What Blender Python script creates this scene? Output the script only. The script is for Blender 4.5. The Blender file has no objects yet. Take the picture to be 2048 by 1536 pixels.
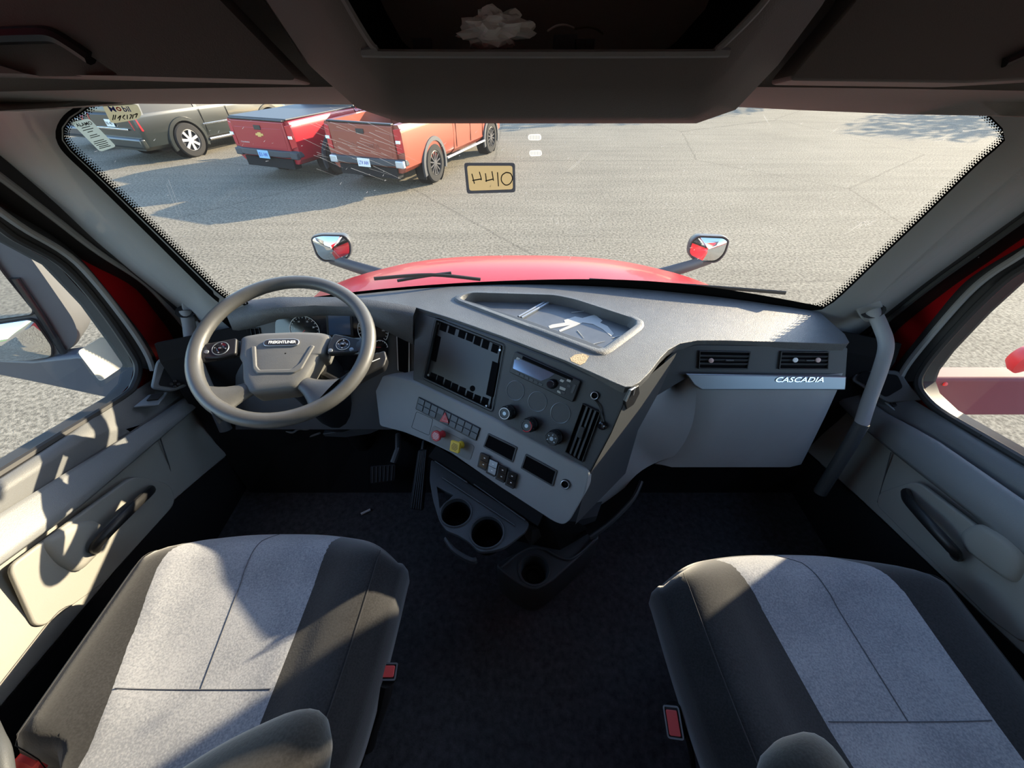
import bpy, bmesh, math, random
from math import sin, cos, pi, radians
from mathutils import Vector as V, Matrix
random.seed(7)
sc = bpy.context.scene
COL = sc.collection

# ---------------------------------------------------------------- camera, sky, sun, exposure
EYE = V((0, 0, 2.57))            # metres above the car park; cab floor is at 1.27
PITCH = radians(42); FPX = 770.0
cd = bpy.data.cameras.new('camera'); cam = bpy.data.objects.new('camera', cd); COL.objects.link(cam)
cd.sensor_fit = 'HORIZONTAL'; cd.sensor_width = 36; cd.lens = FPX / 2048 * 36; cd.clip_start = .01; cd.clip_end = 500
cam.location = EYE; cam.rotation_euler = (pi / 2 - PITCH, 0, 0)
sc.camera = cam
sc.view_settings.view_transform = 'Standard'; sc.view_settings.look = 'None'
sc.view_settings.gamma = 1; sc.view_settings.use_curve_mapping = False
sc.view_settings.exposure = 0.0
SUN_AZ = radians(61)    # to the right of straight ahead
SUN_EL = radians(19.6)
w = bpy.data.worlds.new('sky'); sc.world = w; w.use_nodes = True
nt = w.node_tree; nt.nodes.clear()
sky = nt.nodes.new('ShaderNodeTexSky'); sky.sky_type = 'NISHITA'; sky.sun_disc = False
sky.sun_elevation = SUN_EL; sky.sun_rotation = SUN_AZ; sky.air_density = 1.0; sky.dust_density = .6; sky.ozone_density = 2.2
bg = nt.nodes.new('ShaderNodeBackground'); bg.inputs['Strength'].default_value = .78
wo = nt.nodes.new('ShaderNodeOutputWorld')
nt.links.new(sky.outputs[0], bg.inputs[0]); nt.links.new(bg.outputs[0], wo.inputs[0])
sl = bpy.data.lights.new('sun', 'SUN'); sl.energy = 16.5; sl.angle = radians(.55); sl.color = (1, .83, .58)
so = bpy.data.objects.new('sun', sl); COL.objects.link(so); so.location = (20, 15, 12)
SUNV = V((sin(SUN_AZ) * cos(SUN_EL), cos(SUN_AZ) * cos(SUN_EL), sin(SUN_EL)))
so.rotation_euler = SUNV.to_track_quat('Z', 'Y').to_euler()

# ---------------------------------------------------------------- helpers
SN, CS = sin(PITCH), cos(PITCH)
def at(u, v, x=None, y=None, z=None, pl=None):
    """point seen at photograph pixel u, v on the plane x=, y=, z= or (point, normal)"""
    a = (u - 1024) / FPX; b = (768 - v) / FPX
    d = V((a, CS + b * SN, -SN + b * CS))
    if x is not None: t = x / d.x
    elif y is not None: t = y / d.y
    elif z is not None: t = (z - EYE.z) / d.z
    else: t = (V(pl[0]) - EYE).dot(pl[1]) / d.dot(pl[1])
    return EYE + t * d

class Frame:
    """a flat panel with its own axes: X to the right, Y up the panel, N out of it"""
    def __init__(s, o, x, n):
        s.o = V(o); s.n = V(n).normalized(); s.x = V(x); s.x = (s.x - s.x.dot(s.n) * s.n).normalized(); s.y = s.n.cross(s.x)
    def p(s, a, b, c=0): return s.o + a * s.x + b * s.y + c * s.n
    def uv(s, u, v, c=0):
        q = at(u, v, pl=(s.o + c * s.n, s.n)) - s.o
        return (q.dot(s.x), q.dot(s.y))
    def px(s, pts, c=0): return [s.uv(u, v, c) for u, v in pts]

def mesh(name, verts, faces, mat, parent=None, smooth=False, bevel=0, seg=2, sub=0, solid=0, autosm=35, bl=35):
    me = bpy.data.meshes.new(name); me.from_pydata([tuple(v) for v in verts], [], faces); me.update()
    bm = bmesh.new(); bm.from_mesh(me)
    bmesh.ops.remove_doubles(bm, verts=bm.verts, dist=1e-6)
    if not solid: bmesh.ops.recalc_face_normals(bm, faces=bm.faces)
    bm.to_mesh(me); bm.free()
    return link(name, me, mat, parent, smooth, bevel, seg, sub, solid, autosm, bl)

def link(name, me, mat, parent=None, smooth=False, bevel=0, seg=2, sub=0, solid=0, autosm=35, bl=35):
    o = bpy.data.objects.new(name, me); COL.objects.link(o)
    if mat: me.materials.append(mat)
    if parent: o.parent = parent
    if solid:
        m = o.modifiers.new('solid', 'SOLIDIFY'); m.thickness = solid; m.offset = -1
    if bevel:
        m = o.modifiers.new('bevel', 'BEVEL'); m.width = bevel; m.segments = seg; m.limit_method = 'ANGLE'; m.angle_limit = radians(bl)
    if sub:
        m = o.modifiers.new('sub', 'SUBSURF'); m.levels = sub; m.render_levels = sub
    if smooth or bevel or sub:
        for p in me.polygons: p.use_smooth = True
        if not sub:
            m = o.modifiers.new('wn', 'WEIGHTED_NORMAL'); m.keep_sharp = True
            me.set_sharp_from_angle(angle=radians(autosm))
    return o

class MB:
    """collects simple solids that make up one part"""
    def __init__(s): s.v = []; s.f = []
    def add(s, verts, faces):
        n = len(s.v); s.v += [V(q) for q in verts]; s.f += [tuple(i + n for i in f) for f in faces]; return s
    def box(s, c, size, ax=None):
        ax = ax or (V((1, 0, 0)), V((0, 1, 0)), V((0, 0, 1))); c = V(c)
        q = [c + ax[0] * size[0] / 2 * i + ax[1] * size[1] / 2 * j + ax[2] * size[2] / 2 * k for i in (-1, 1) for j in (-1, 1) for k in (-1, 1)]
        return s.add(q, [(0, 1, 3, 2), (4, 6, 7, 5), (0, 4, 5, 1), (2, 3, 7, 6), (0, 2, 6, 4), (1, 5, 7, 3)])
    def prism(s, pts, ext):
        n = len(pts); ext = V(ext); p = [V(q) for q in pts]
        return s.add(p + [q + ext for q in p], [tuple(range(n))[::-1], tuple(range(n, 2 * n))] + [(i, (i + 1) % n, n + (i + 1) % n, n + i) for i in range(n)])
    def ring(s, outer, inner, ext):
        n = len(outer); e = V(ext)
        q = [V(a) for a in outer] + [V(a) for a in inner]; q += [a + e for a in q]
        f = []
        for i in range(n):
            j = (i + 1) % n
            f += [(i, j, n + j, n + i), (2 * n + i, 3 * n + i, 3 * n + j, 2 * n + j), (i, 2 * n + i, 2 * n + j, j), (n + i, n + j, 3 * n + j, 3 * n + i)]
        return s.add(q, f)
    def tube(s, path, r, seg=12, cap=True, closed=False, flat=1.0, up=None):
        path = [V(p) for p in path]; n = len(path); R = r if isinstance(r, (list, tuple)) else [r] * n
        verts = []; u0 = None
        for i, p in enumerate(path):
            a = path[i - 1] if (i or closed) else p; b = path[(i + 1) % n] if (i < n - 1 or closed) else p
            t = (b - a).normalized()
            if up is not None: u = V(up) - V(up).dot(t) * t
            elif u0 is None: u = t.orthogonal()
            else: u = u0 - u0.dot(t) * t
            u.normalize(); u0 = u; w_ = t.cross(u)
            for k in range(seg):
                g = 2 * pi * k / seg; verts.append(p + R[i] * (cos(g) * u * flat + sin(g) * w_))
        f = []
        for i in range(n if closed else n - 1):
            j = (i + 1) % n
            for k in range(seg):
                l = (k + 1) % seg; f.append((i * seg + k, i * seg + l, j * seg + l, j * seg + k))
        if cap and not closed:
            f += [tuple(range(seg))[::-1], tuple(range((n - 1) * seg, n * seg))]
        return s.add(verts, f)
    def lathe(s, o, ax, prof, seg=24, cap=True):
        o = V(o); ax = V(ax).normalized(); u = ax.orthogonal().normalized(); w_ = ax.cross(u)
        verts = [o + ax * h + r * (cos(2 * pi * k / seg) * u + sin(2 * pi * k / seg) * w_) for r, h in prof for k in range(seg)]
        f = []
        for i in range(len(prof) - 1):
            for k in range(seg):
                l = (k + 1) % seg; f.append((i * seg + k, i * seg + l, (i + 1) * seg + l, (i + 1) * seg + k))
        if cap: f += [tuple(range(seg))[::-1], tuple(range((len(prof) - 1) * seg, len(prof) * seg))]
        return s.add(verts, f)
    def grid(s, rows, closed=False):
        m = len(rows[0]); verts = [q for r in rows for q in r]; f = []
        for i in range(len(rows) - 1):
            for j in range(m if closed else m - 1):
                k = (j + 1) % m; f.append((i * m + j, i * m + k, (i + 1) * m + k, (i + 1) * m + j))
        return s.add(verts, f)
    def build(s, name, mat, parent=None, **k): return mesh(name, s.v, s.f, mat, parent, **k)

def tag(o, label=None, cat=None, group=None, kind=None):
    if label: o['label'] = label
    if cat: o['category'] = cat
    if group: o['group'] = group
    if kind: o['kind'] = kind
    return o
def thing(name, label, cat, loc=(0, 0, 0), group=None):
    o = bpy.data.objects.new(name, None); COL.objects.link(o); o.empty_display_size = .05
    o.location = loc
    return tag(o, label, cat, group)
def settle():
    """parts were modelled in world coordinates: keep them there under their moved parents"""
    loc = {}
    for o in COL.objects:
        r = V((0, 0, 0)); q = o.parent
        if q and q.type == 'EMPTY': loc[o] = q.location.copy()
    for o, l in loc.items():
        if not o.get('local'): o.location = o.location - l
def struct(o): o['kind'] = 'structure'; return o

def rrect(x0, y0, x1, y1, r, n=4):
    pts = []
    for cx, cy, a in ((x1 - r, y1 - r, 0), (x0 + r, y1 - r, 90), (x0 + r, y0 + r, 180), (x1 - r, y0 + r, 270)):
        for k in range(n + 1):
            g = radians(a + 90 * k / n); pts.append((cx + r * cos(g), cy + r * sin(g)))
    return pts
def rpoly(pts, r, n=4):
    """round the corners of a 2D polygon"""
    out = []; m = len(pts)
    for i in range(m):
        p = V(pts[i][:2]); a = V(pts[i - 1][:2]) - p; b = V(pts[(i + 1) % m][:2]) - p
        d = min(r, a.length * .45, b.length * .45); a = p + a.normalized() * d; b = p + b.normalized() * d
        for k in range(n + 1):
            t = k / n; q = (1 - t) ** 2 * a + 2 * t * (1 - t) * p + t * t * b; out.append((q.x, q.y))
    return out
def plate(outer, hole):
    """flat triangles of a loop with a hole (3D points in one plane)"""
    from mathutils.geometry import tessellate_polygon
    return outer + hole, [tuple(t) for t in tessellate_polygon([outer, hole])]
def shrink(pts, d):
    """inset of a convex 2D loop by d, towards its centre of gravity along edge normals"""
    m = len(pts); out = []
    area = sum(pts[i][0] * pts[(i + 1) % m][1] - pts[(i + 1) % m][0] * pts[i][1] for i in range(m)); sg = 1 if area > 0 else -1
    for i in range(m):
        a = V(pts[i - 1]); p = V(pts[i]); b = V(pts[(i + 1) % m])
        e1 = (p - a); e2 = (b - p)
        if e1.length < 1e-9: e1 = e2
        if e2.length < 1e-9: e2 = e1
        n = (V((-e1.y, e1.x)).normalized() + V((-e2.y, e2.x)).normalized())
        if n.length < 1e-6: n = V((-e1.y, e1.x))
        n.normalize(); q = p + sg * d * n; out.append((q.x, q.y))
    return out
def smooth_path(pts, k=6, closed=False):
    p = [V(q) for q in pts]; n = len(p); out = []
    for i in range(n if closed else n - 1):
        a = p[i - 1] if (i or closed) else p[0]; b = p[i]; c = p[(i + 1) % n]; d = p[(i + 2) % n] if (i + 2 < n or closed) else p[-1]
        for j in range(k):
            t = j / k
            out.append(.5 * ((2 * b) + (c - a) * t + (2 * a - 5 * b + 4 * c - d) * t * t + (3 * b - a - 3 * c + d) * t ** 3))
    if not closed: out.append(p[-1])
    return out
def resample(path, n):
    p = [V(q) for q in path]; d = [0]
    for a, b in zip(p, p[1:]): d.append(d[-1] + (b - a).length)
    out = []; j = 0
    for i in range(n):
        s = d[-1] * i / (n - 1)
        while j < len(d) - 2 and d[j + 1] < s: j += 1
        t = (s - d[j]) / max(d[j + 1] - d[j], 1e-9); out.append(p[j].lerp(p[j + 1], min(t, 1)))
    return out
def cut(o, *cutters):
    """bake boolean recesses into o"""
    mods = []; par = o.parent; o.parent = None
    for c in cutters:
        m = o.modifiers.new('cut', 'BOOLEAN'); m.operation = 'DIFFERENCE'; m.solver = 'EXACT'; m.object = c; mods.append(m)
    keep = [m for m in o.modifiers if m not in mods]
    vis = [(m, m.show_viewport) for m in keep]
    for m in keep: m.show_viewport = False
    dg = bpy.context.evaluated_depsgraph_get(); dg.update()
    me = bpy.data.meshes.new_from_object(o.evaluated_get(dg))
    for m in mods: o.modifiers.remove(m)
    for m, s_ in vis: m.show_viewport = s_
    o.parent = par
    old = o.data; o.data = me; bpy.data.meshes.remove(old)
    for c in cutters:
        d = c.data; bpy.data.objects.remove(c); bpy.data.meshes.remove(d)
    for p in me.polygons: p.use_smooth = True
    me.set_sharp_from_angle(angle=radians(30))
    return o
def text(name, s, o, xd, yd, h, mat, parent=None, depth=.0008, w=None, bold=0, slant=0):
    c = bpy.data.curves.new('lettering', 'FONT'); c.body = s; c.size = 1; c.align_x = 'CENTER'; c.align_y = 'CENTER'; c.extrude = .02; c.offset = bold; c.resolution_u = 3
    t = bpy.data.objects.new('lettering', c); COL.objects.link(t)
    dg = bpy.context.evaluated_depsgraph_get(); dg.update()
    me = bpy.data.meshes.new_from_object(t.evaluated_get(dg)); bpy.data.objects.remove(t); bpy.data.curves.remove(c)
    xs = [v.co.x for v in me.vertices]; ys = [v.co.y for v in me.vertices]; cx = (min(xs) + max(xs)) / 2; cy = (min(ys) + max(ys)) / 2
    sy = h / (max(ys) - min(ys)); sx = w / (max(xs) - min(xs)) if w else sy
    xd = V(xd).normalized(); yd = V(yd); yd = (yd - yd.dot(xd) * xd).normalized(); nn = xd.cross(yd)
    for v in me.vertices: v.co = V(o) + xd * ((v.co.x - cx) * sx + (v.co.y - cy) * sy * slant) + yd * (v.co.y - cy) * sy + nn * (v.co.z + .02) / .04 * depth
    me.materials.clear()
    return link(name, me, mat, parent)

# ---------------------------------------------------------------- materials
MATS = {}
def mat(name, col, rough=.6, metal=0, spec=.5, var=.0, vscale=30, bump=0, bscale=900, coat=0, sheen=0, alt=None, trans=0):
    if name in MATS: return MATS[name]
    m = bpy.data.materials.new(name); m.use_nodes = True; N = m.node_tree.nodes; L = m.node_tree.links
    b = N['Principled BSDF']; b.inputs['Base Color'].default_value = (*col, 1); b.inputs['Roughness'].default_value = rough
    b.inputs['Metallic'].default_value = metal; b.inputs['Specular IOR Level'].default_value = spec
    b.inputs['Coat Weight'].default_value = coat; b.inputs['Coat Roughness'].default_value = .04
    b.inputs['Sheen Weight'].default_value = sheen; b.inputs['Transmission Weight'].default_value = trans
    tc = N.new('ShaderNodeTexCoord')
    if var or alt:
        nz = N.new('ShaderNodeTexNoise'); nz.inputs['Scale'].default_value = vscale; nz.inputs['Detail'].default_value = 6; nz.inputs['Roughness'].default_value = .65
        L.new(tc.outputs['Object'], nz.inputs['Vector'])
        mx = N.new('ShaderNodeMix'); mx.data_type = 'RGBA'
        c2 = alt or tuple(c * (1 - var) for c in col); c1 = tuple(min(1, c * (1 + var)) for c in col) if not alt else col
        rp = N.new('ShaderNodeMapRange'); rp.inputs[1].default_value = .3; rp.inputs[2].default_value = .7
        L.new(nz.outputs['Fac'], rp.inputs[0]); L.new(rp.outputs[0], mx.inputs[0])
        mx.inputs[6].default_value = (*c1, 1); mx.inputs[7].default_value = (*c2, 1)
        L.new(mx.outputs[2], b.inputs['Base Color'])
    if bump:
        n2 = N.new('ShaderNodeTexNoise'); n2.inputs['Scale'].default_value = bscale; n2.inputs['Detail'].default_value = 2
        L.new(tc.outputs['Object'], n2.inputs['Vector'])
        bp = N.new('ShaderNodeBump'); bp.inputs['Strength'].default_value = bump; bp.inputs['Distance'].default_value = .002
        L.new(n2.outputs['Fac'], bp.inputs['Height']); L.new(bp.outputs[0], b.inputs['Normal'])
    MATS[name] = m
    return m
def fabric(name, c1, c2, scale=300, blot=9):
    m = mat(name, c1, .95, spec=.2, sheen=.4)
    N = m.node_tree.nodes; L = m.node_tree.links; b = N['Principled BSDF']; tc = [n for n in N if n.type == 'TEX_COORD'][0]
    n1 = N.new('ShaderNodeTexNoise'); n1.inputs['Scale'].default_value = scale; n1.inputs['Detail'].default_value = 3
    n2 = N.new('ShaderNodeTexNoise'); n2.inputs['Scale'].default_value = blot; n2.inputs['Detail'].default_value = 4
    for n in (n1, n2): L.new(tc.outputs['Object'], n.inputs['Vector'])
    ad = N.new('ShaderNodeMath'); ad.operation = 'MULTIPLY_ADD'; ad.inputs[1].default_value = .55
    L.new(n2.outputs['Fac'], ad.inputs[0]); sb = N.new('ShaderNodeMath'); sb.operation = 'MULTIPLY'; sb.inputs[1].default_value = .8
    L.new(n1.outputs['Fac'], sb.inputs[0]); L.new(sb.outputs[0], ad.inputs[2])
    rp = N.new('ShaderNodeMapRange'); rp.inputs[1].default_value = .52; rp.inputs[2].default_value = .84; L.new(ad.outputs[0], rp.inputs[0])
    mx = N.new('ShaderNodeMix'); mx.data_type = 'RGBA'; mx.inputs[6].default_value = (*c2, 1); mx.inputs[7].default_value = (*c1, 1)
    L.new(rp.outputs[0], mx.inputs[0]); L.new(mx.outputs[2], b.inputs['Base Color'])
    bp = N.new('ShaderNodeBump'); bp.inputs['Strength'].default_value = .35; bp.inputs['Distance'].default_value = .0008
    L.new(n1.outputs['Fac'], bp.inputs['Height']); L.new(bp.outputs[0], b.inputs['Normal'])
    return m
def paper(name, col, tr=.6):
    """thin paper or vinyl: part of the daylight behind it comes through"""
    m = mat(name, col, .7); N = m.node_tree.nodes; L = m.node_tree.links; b = N['Principled BSDF']; o = [n for n in N if n.type == 'OUTPUT_MATERIAL'][0]
    t = N.new('ShaderNodeBsdfTranslucent'); t.inputs[0].default_value = (*col, 1); x = N.new('ShaderNodeMixShader'); x.inputs[0].default_value = tr
    L.new(b.outputs[0], x.inputs[1]); L.new(t.outputs[0], x.inputs[2]); L.new(x.outputs[0], o.inputs[0])
    return m
def glass(name, tint=(1, 1, 1), refl=.06, haze=0.0):
    m = bpy.data.materials.new(name); m.use_nodes = True; N = m.node_tree.nodes; L = m.node_tree.links; N.clear()
    o = N.new('ShaderNodeOutputMaterial'); t = N.new('ShaderNodeBsdfTransparent'); t.inputs[0].default_value = (*tint, 1)
    g = N.new('ShaderNodeBsdfGlossy'); g.inputs['Roughness'].default_value = .02
    fr = N.new('ShaderNodeFresnel'); ge = N.new('ShaderNodeNewGeometry'); io = N.new('ShaderNodeMapRange'); io.inputs[3].default_value = 1.33; io.inputs[4].default_value = 1 / 1.33
    L.new(ge.outputs['Backfacing'], io.inputs[0]); L.new(io.outputs[0], fr.inputs[0])   # a pane reflects alike from both sides
    ml = N.new('ShaderNodeMath'); ml.operation = 'MULTIPLY'; ml.inputs[1].default_value = 1.0; L.new(fr.outputs[0], ml.inputs[0])
    mx = N.new('ShaderNodeMixShader'); L.new(ml.outputs[0], mx.inputs[0]); L.new(t.outputs[0], mx.inputs[1]); L.new(g.outputs[0], mx.inputs[2])
    last = mx
    if haze:   # dusty film on the pane
        d = N.new('ShaderNodeBsdfDiffuse'); d.inputs[0].default_value = (.8, .8, .78, 1)
        tr = N.new('ShaderNodeBsdfTranslucent'); tr.inputs[0].default_value = (.8, .8, .78, 1)
        ad = N.new('ShaderNodeMixShader'); L.new(d.outputs[0], ad.inputs[1]); L.new(tr.outputs[0], ad.inputs[2])
        tc = N.new('ShaderNodeTexCoord'); nz = N.new('ShaderNodeTexNoise'); nz.inputs['Scale'].default_value = 3.5; nz.inputs['Detail'].default_value = 7
        L.new(tc.outputs['Object'], nz.inputs['Vector'])
        rp = N.new('ShaderNodeMapRange'); rp.inputs[1].default_value = .35; rp.inputs[2].default_value = .75; rp.inputs[3].default_value = haze * .4; rp.inputs[4].default_value = haze * 1.6
        L.new(nz.outputs['Fac'], rp.inputs[0])
        m2 = N.new('ShaderNodeMixShader'); L.new(rp.outputs[0], m2.inputs[0]); L.new(mx.outputs[0], m2.inputs[1]); L.new(ad.outputs[0], m2.inputs[2]); last = m2
    L.new(last.outputs[0], o.inputs[0]); MATS[name] = m
    return m
M = dict(
    pad=mat('dash_pad', (.10, .104, .107), .43, spec=.5, var=.12, vscale=18, bump=.7, bscale=600),
    panel=mat('dark_panel', (.058, .062, .066), .5, spec=.4, bump=.15, bscale=900),
    grey=mat('grey_plastic', (.29, .30, .30), .55, spec=.35, bump=.12, bscale=900, var=.05, vscale=6),
    trim=mat('pillar_trim', (.27, .27, .272), .6, spec=.35, bump=.2, bscale=800),
    ledge=mat('door_ledge', (.13, .135, .14), .5, spec=.4, bump=.3, bscale=600),
    door=mat('door_vinyl', (.175, .182, .188), .42, spec=.45, bump=.3, bscale=600),
    doorlow=mat('door_lower', (.27, .265, .245), .6, spec=.35, bump=.15, bscale=800),
    head=mat('headliner', (.25, .235, .22), .75, spec=.25, bump=.25, bscale=600),
    cabinet=mat('cabinet_plastic', (.18, .165, .155), .7, spec=.3, bump=.25, bscale=500),
    black=mat('black_plastic', (.012, .012, .013), .42, spec=.45),
    matte=mat('matte_black', (.012, .012, .013), .85, spec=.2),
    void=mat('recess_shade', (.004, .004, .005), .9, spec=.1),  # near-black colour stands in for the shade inside openings
    rubber=mat('rubber_seal', (.022, .022, .024), .6, spec=.4),
    gloss=mat('gloss_black', (.008, .008, .01), .12, spec=.6),
    carpet=mat('floor_rubber', (.07, .07, .075), .9, spec=.2, var=.4, vscale=60, bump=.6, bscale=300),
    wheel=mat('wheel_vinyl', (.075, .075, .073), .42, spec=.5, var=.15, vscale=14, bump=.15, bscale=700),
    hub=mat('hub_vinyl', (.135, .135, .13), .55, spec=.4, bump=.25, bscale=900),
    chrome=mat('chrome', (.75, .75, .76), .15, metal=1),
    silver=mat('silver_paint', (.55, .57, .6), .35, metal=.7),
    strip=mat('badge_strip', (.24, .27, .30), .35, metal=.5),
    white=mat('white_plastic', (.88, .88, .86), .5),
    red=mat('red_paint', (.36, .006, .010), .35, spec=.12, coat=.15),
    redplastic=mat('red_plastic', (.55, .03, .04), .45),
    yellow=mat('yellow_plastic', (.75, .52, .03), .45),
    screen=mat('dark_screen', (.02, .028, .04), .12, spec=.7),
    lcd=mat('blue_sheen_display', (.22, .27, .36), .12, spec=1, metal=.6),  # light blue reflection put into the base colour
    fabd=fabric('dark_fabric', (.022, .022, .024), (.010, .010, .011)),
    fabl=fabric('grey_fabric', (.31, .32, .345), (.17, .182, .21)),
    seamd=mat('dark_thread', (.03, .03, .032), .9),
    seam=mat('seam_thread', (.09, .095, .11), .9),
    frit=mat('ceramic_print', (.008, .008, .008), 1, spec=0),
    label_white=paper('paper_white', (.7, .7, .68), .4),
    label_green=paper('paper_pale', (.25, .30, .275)),
    label_tan=paper('paper_tan', (.25, .195, .105)),
    label_grey=paper('paper_grey', (.18, .19, .22)),
    label_yellow=paper('paper_yellow', (.26, .24, .155)),
    ink=mat('ink', (.015, .015, .02), .7), blueink=mat('blue_ink', (.03, .05, .35), .6), redink=mat('red_ink', (.6, .02, .03), .6),
    mirror=mat('mirror_glass', (.86, .88, .9), .02, metal=1),
    housing=mat('mirror_housing', (.055, .06, .065), .45, spec=.4),
    tyre=mat('tyre', (.025, .024, .023), .85, spec=.2, bump=.3, bscale=60),
    dust=mat('scuffed_plastic', (.62, .60, .55), .9),
    foam=mat('exposed_foam', (.42, .32, .20), .95, var=.4, vscale=200, bump=.8, bscale=400),
    scratch=paper('glass_scratch', (.32, .32, .32)),
)
M['glass'] = glass('clear_glass', (.97, .985, .98), .05, .014)
M['sideglass'] = glass('side_glass', (.93, .95, .95), .05, .016)
# ---------------------------------------------------------------- car park
def asphalt():
    m = bpy.data.materials.new('asphalt'); m.use_nodes = True; N = m.node_tree.nodes; L = m.node_tree.links; b = N['Principled BSDF']
    b.inputs['Roughness'].default_value = .95; b.inputs['Specular IOR Level'].default_value = .15
    tc = N.new('ShaderNodeTexCoord')
    def noise(s, d=4, sc_=None):
        n = N.new('ShaderNodeTexNoise'); n.inputs['Scale'].default_value = s; n.inputs['Detail'].default_value = d; n.inputs['Roughness'].default_value = .7
        if sc_:
            mp = N.new('ShaderNodeMapping'); mp.inputs['Scale'].default_value = sc_; mp.inputs['Rotation'].default_value = (0, 0, -.32); L.new(tc.outputs['Object'], mp.inputs[0]); L.new(mp.outputs[0], n.inputs['Vector'])
        else: L.new(tc.outputs['Object'], n.inputs['Vector'])
        return n
    def ramp(src, a, c, lo, hi):
        r = N.new('ShaderNodeMapRange'); r.inputs[1].default_value = a; r.inputs[2].default_value = c; r.inputs[3].default_value = lo; r.inputs[4].default_value = hi
        L.new(src, r.inputs[0]); return r.outputs[0]
    def mul(x, y):
        k = N.new('ShaderNodeMath'); k.operation = 'MULTIPLY'; L.new(x, k.inputs[0]); L.new(y, k.inputs[1]); return k.outputs[0]
    grain = ramp(noise(26, 5).outputs['Fac'], .38, .62, .50, 1.42)
    big = ramp(noise(.35, 5).outputs['Fac'], .3, .7, .88, 1.1)
    streak = ramp(noise(.9, 5, (.25, 3.2, 1)).outputs['Fac'], .35, .7, 1.08, .86)
    vo = N.new('ShaderNodeTexVoronoi'); vo.feature = 'DISTANCE_TO_EDGE'; vo.inputs['Scale'].default_value = .16
    wp = noise(1.1, 4); ad = N.new('ShaderNodeMixRGB'); ad.inputs[0].default_value = .12; L.new(tc.outputs['Object'], ad.inputs[1]); L.new(wp.outputs['Color'], ad.inputs[2]); L.new(ad.outputs[0], vo.inputs['Vector'])
    crack = ramp(vo.outputs['Distance'], .0, .006, .72, 1)
    f = mul(mul(grain, big), mul(streak, crack))
    hs = N.new('ShaderNodeVectorMath'); hs.operation = 'SCALE'; hs.inputs[0].default_value = (.195, .172, .130); L.new(f, hs.inputs['Scale'])
    L.new(hs.outputs[0], b.inputs['Base Color'])
    bp = N.new('ShaderNodeBump'); bp.inputs['Strength'].default_value = .5; bp.inputs['Distance'].default_value = .01
    L.new(noise(90, 2).outputs['Fac'], bp.inputs['Height']); L.new(bp.outputs[0], b.inputs['Normal'])
    return m
g = mesh('ground', [(-90, -90, 0), (90, -90, 0), (90, 90, 0), (-90, 90, 0)], [(0, 1, 2, 3)], asphalt()); struct(g)
lawn = mat('lawn_grass', (.10, .22, .03), .95, var=.4, vscale=3)
lw = MB().box((-25, -34, .03), (60, 16, .06)).build('lawn', lawn); struct(lw)

# ---------------------------------------------------------------- cab shell
CX = .045                                  # middle of the cab
XL, XR = -1.085, 1.13                      # inner faces of the door glass
YB, ROOF, FLOOR = -1.45, 3.02, 1.27
def wsY(X, z): # windscreen
    t = (z - 1.98) / .475; s = (X - CX) / .852
    return 1.146 - .2 * t - .169 * s * s
def onglass(u, v):
    lo, hi = .3, 2.2
    a = (u - 1024) / FPX; b = (768 - v) / FPX; d = V((a, CS + b * SN, -SN + b * CS))
    for _ in range(40):
        mid = (lo + hi) / 2; q = EYE + d * mid
        if q.y < wsY(q.x, q.z): lo = mid
        else: hi = mid
    return EYE + d * lo

rows = []
for j in range(9):
    z = 1.90 + (2.50 - 1.90) * j / 8
    rows.append([V((X, wsY(X, z), z)) for X in [CX + (-.93 + 1.86 * i / 24) for i in range(25)]])
ws = MB().grid(rows).build('window_1', M['glass'], smooth=True); struct(ws)
def window_edge(pts, k=6): return [onglass(u, v) for u, v in pts]
EL = [(500, 612), (470, 604), (440, 588), (380, 530), (320, 470), (200, 352), (150, 305), (132, 283), (128, 262), (142, 238), (172, 218), (205, 190)]
ER = [(1560, 612), (1610, 620), (1640, 618), (1674, 596), (1760, 514), (1850, 428), (1949, 331), (1990, 296), (2007, 278), (2006, 262), (1974, 229), (1940, 200)]
def resamp_px(pts, n):
    q = resample(smooth_path([(u, v, 0) for u, v in pts], 5), n); return [(p.x, p.y) for p in q]
# printed ceramic border with dots, on the inside of the glass
fr = MB(); dots = MB()
for E_, sx in ((EL, 1), (ER, -1)):
    e = resamp_px(E_, 70); inn = []
    for i in range(len(e)):
        a = V(e[max(i - 1, 0)]); c = V(e[min(i + 1, len(e) - 1)]); t = (c - a).normalized(); n = V((-t.y, t.x)) * -1
        if n.x * sx < 0: n = -n
        inn.append(V(e[i]) + n * 3.5)
        outp = V(e[i]) - n * 14
        inn[-1] = (inn[-1], outp, n)
    off = lambda q: onglass(q.x, q.y) - V((0, .003, 0))
    fr.grid([[off(q[0]) for q in inn], [off(q[1]) for q in inn]])
    e2 = resamp_px(E_, 105)
    for i in range(1, len(e2) - 1):
        a = V(e2[i - 1]); c = V(e2[i + 1]); t = (c - a).normalized(); n = V((-t.y, t.x)) * -1
        if n.x * sx < 0: n = -n
        for k, (d_, rr) in enumerate(((5.5, 2.5), (9.5, 2.0), (13.5, 1.3))):
            ctr = V(e2[i]) + n * d_ + t * (3.3 if k % 2 else 0)
            o3 = onglass(ctr.x, ctr.y) - V((0, .003, 0)); ux = onglass(ctr.x + rr, ctr.y) - V((0, .003, 0)) - o3; uy = onglass(ctr.x, ctr.y + rr) - V((0, .003, 0)) - o3
            dots.add([o3 + ux * cos(g_) + uy * sin(g_) for g_ in [k2 * pi / 3 for k2 in range(6)]], [(0, 1, 2, 3, 4, 5)])
fr.build('ceramic_border', M['frit'], ws, smooth=True)
tag(dots.build('border_dots', M['frit'], ws), kind='stuff')
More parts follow.
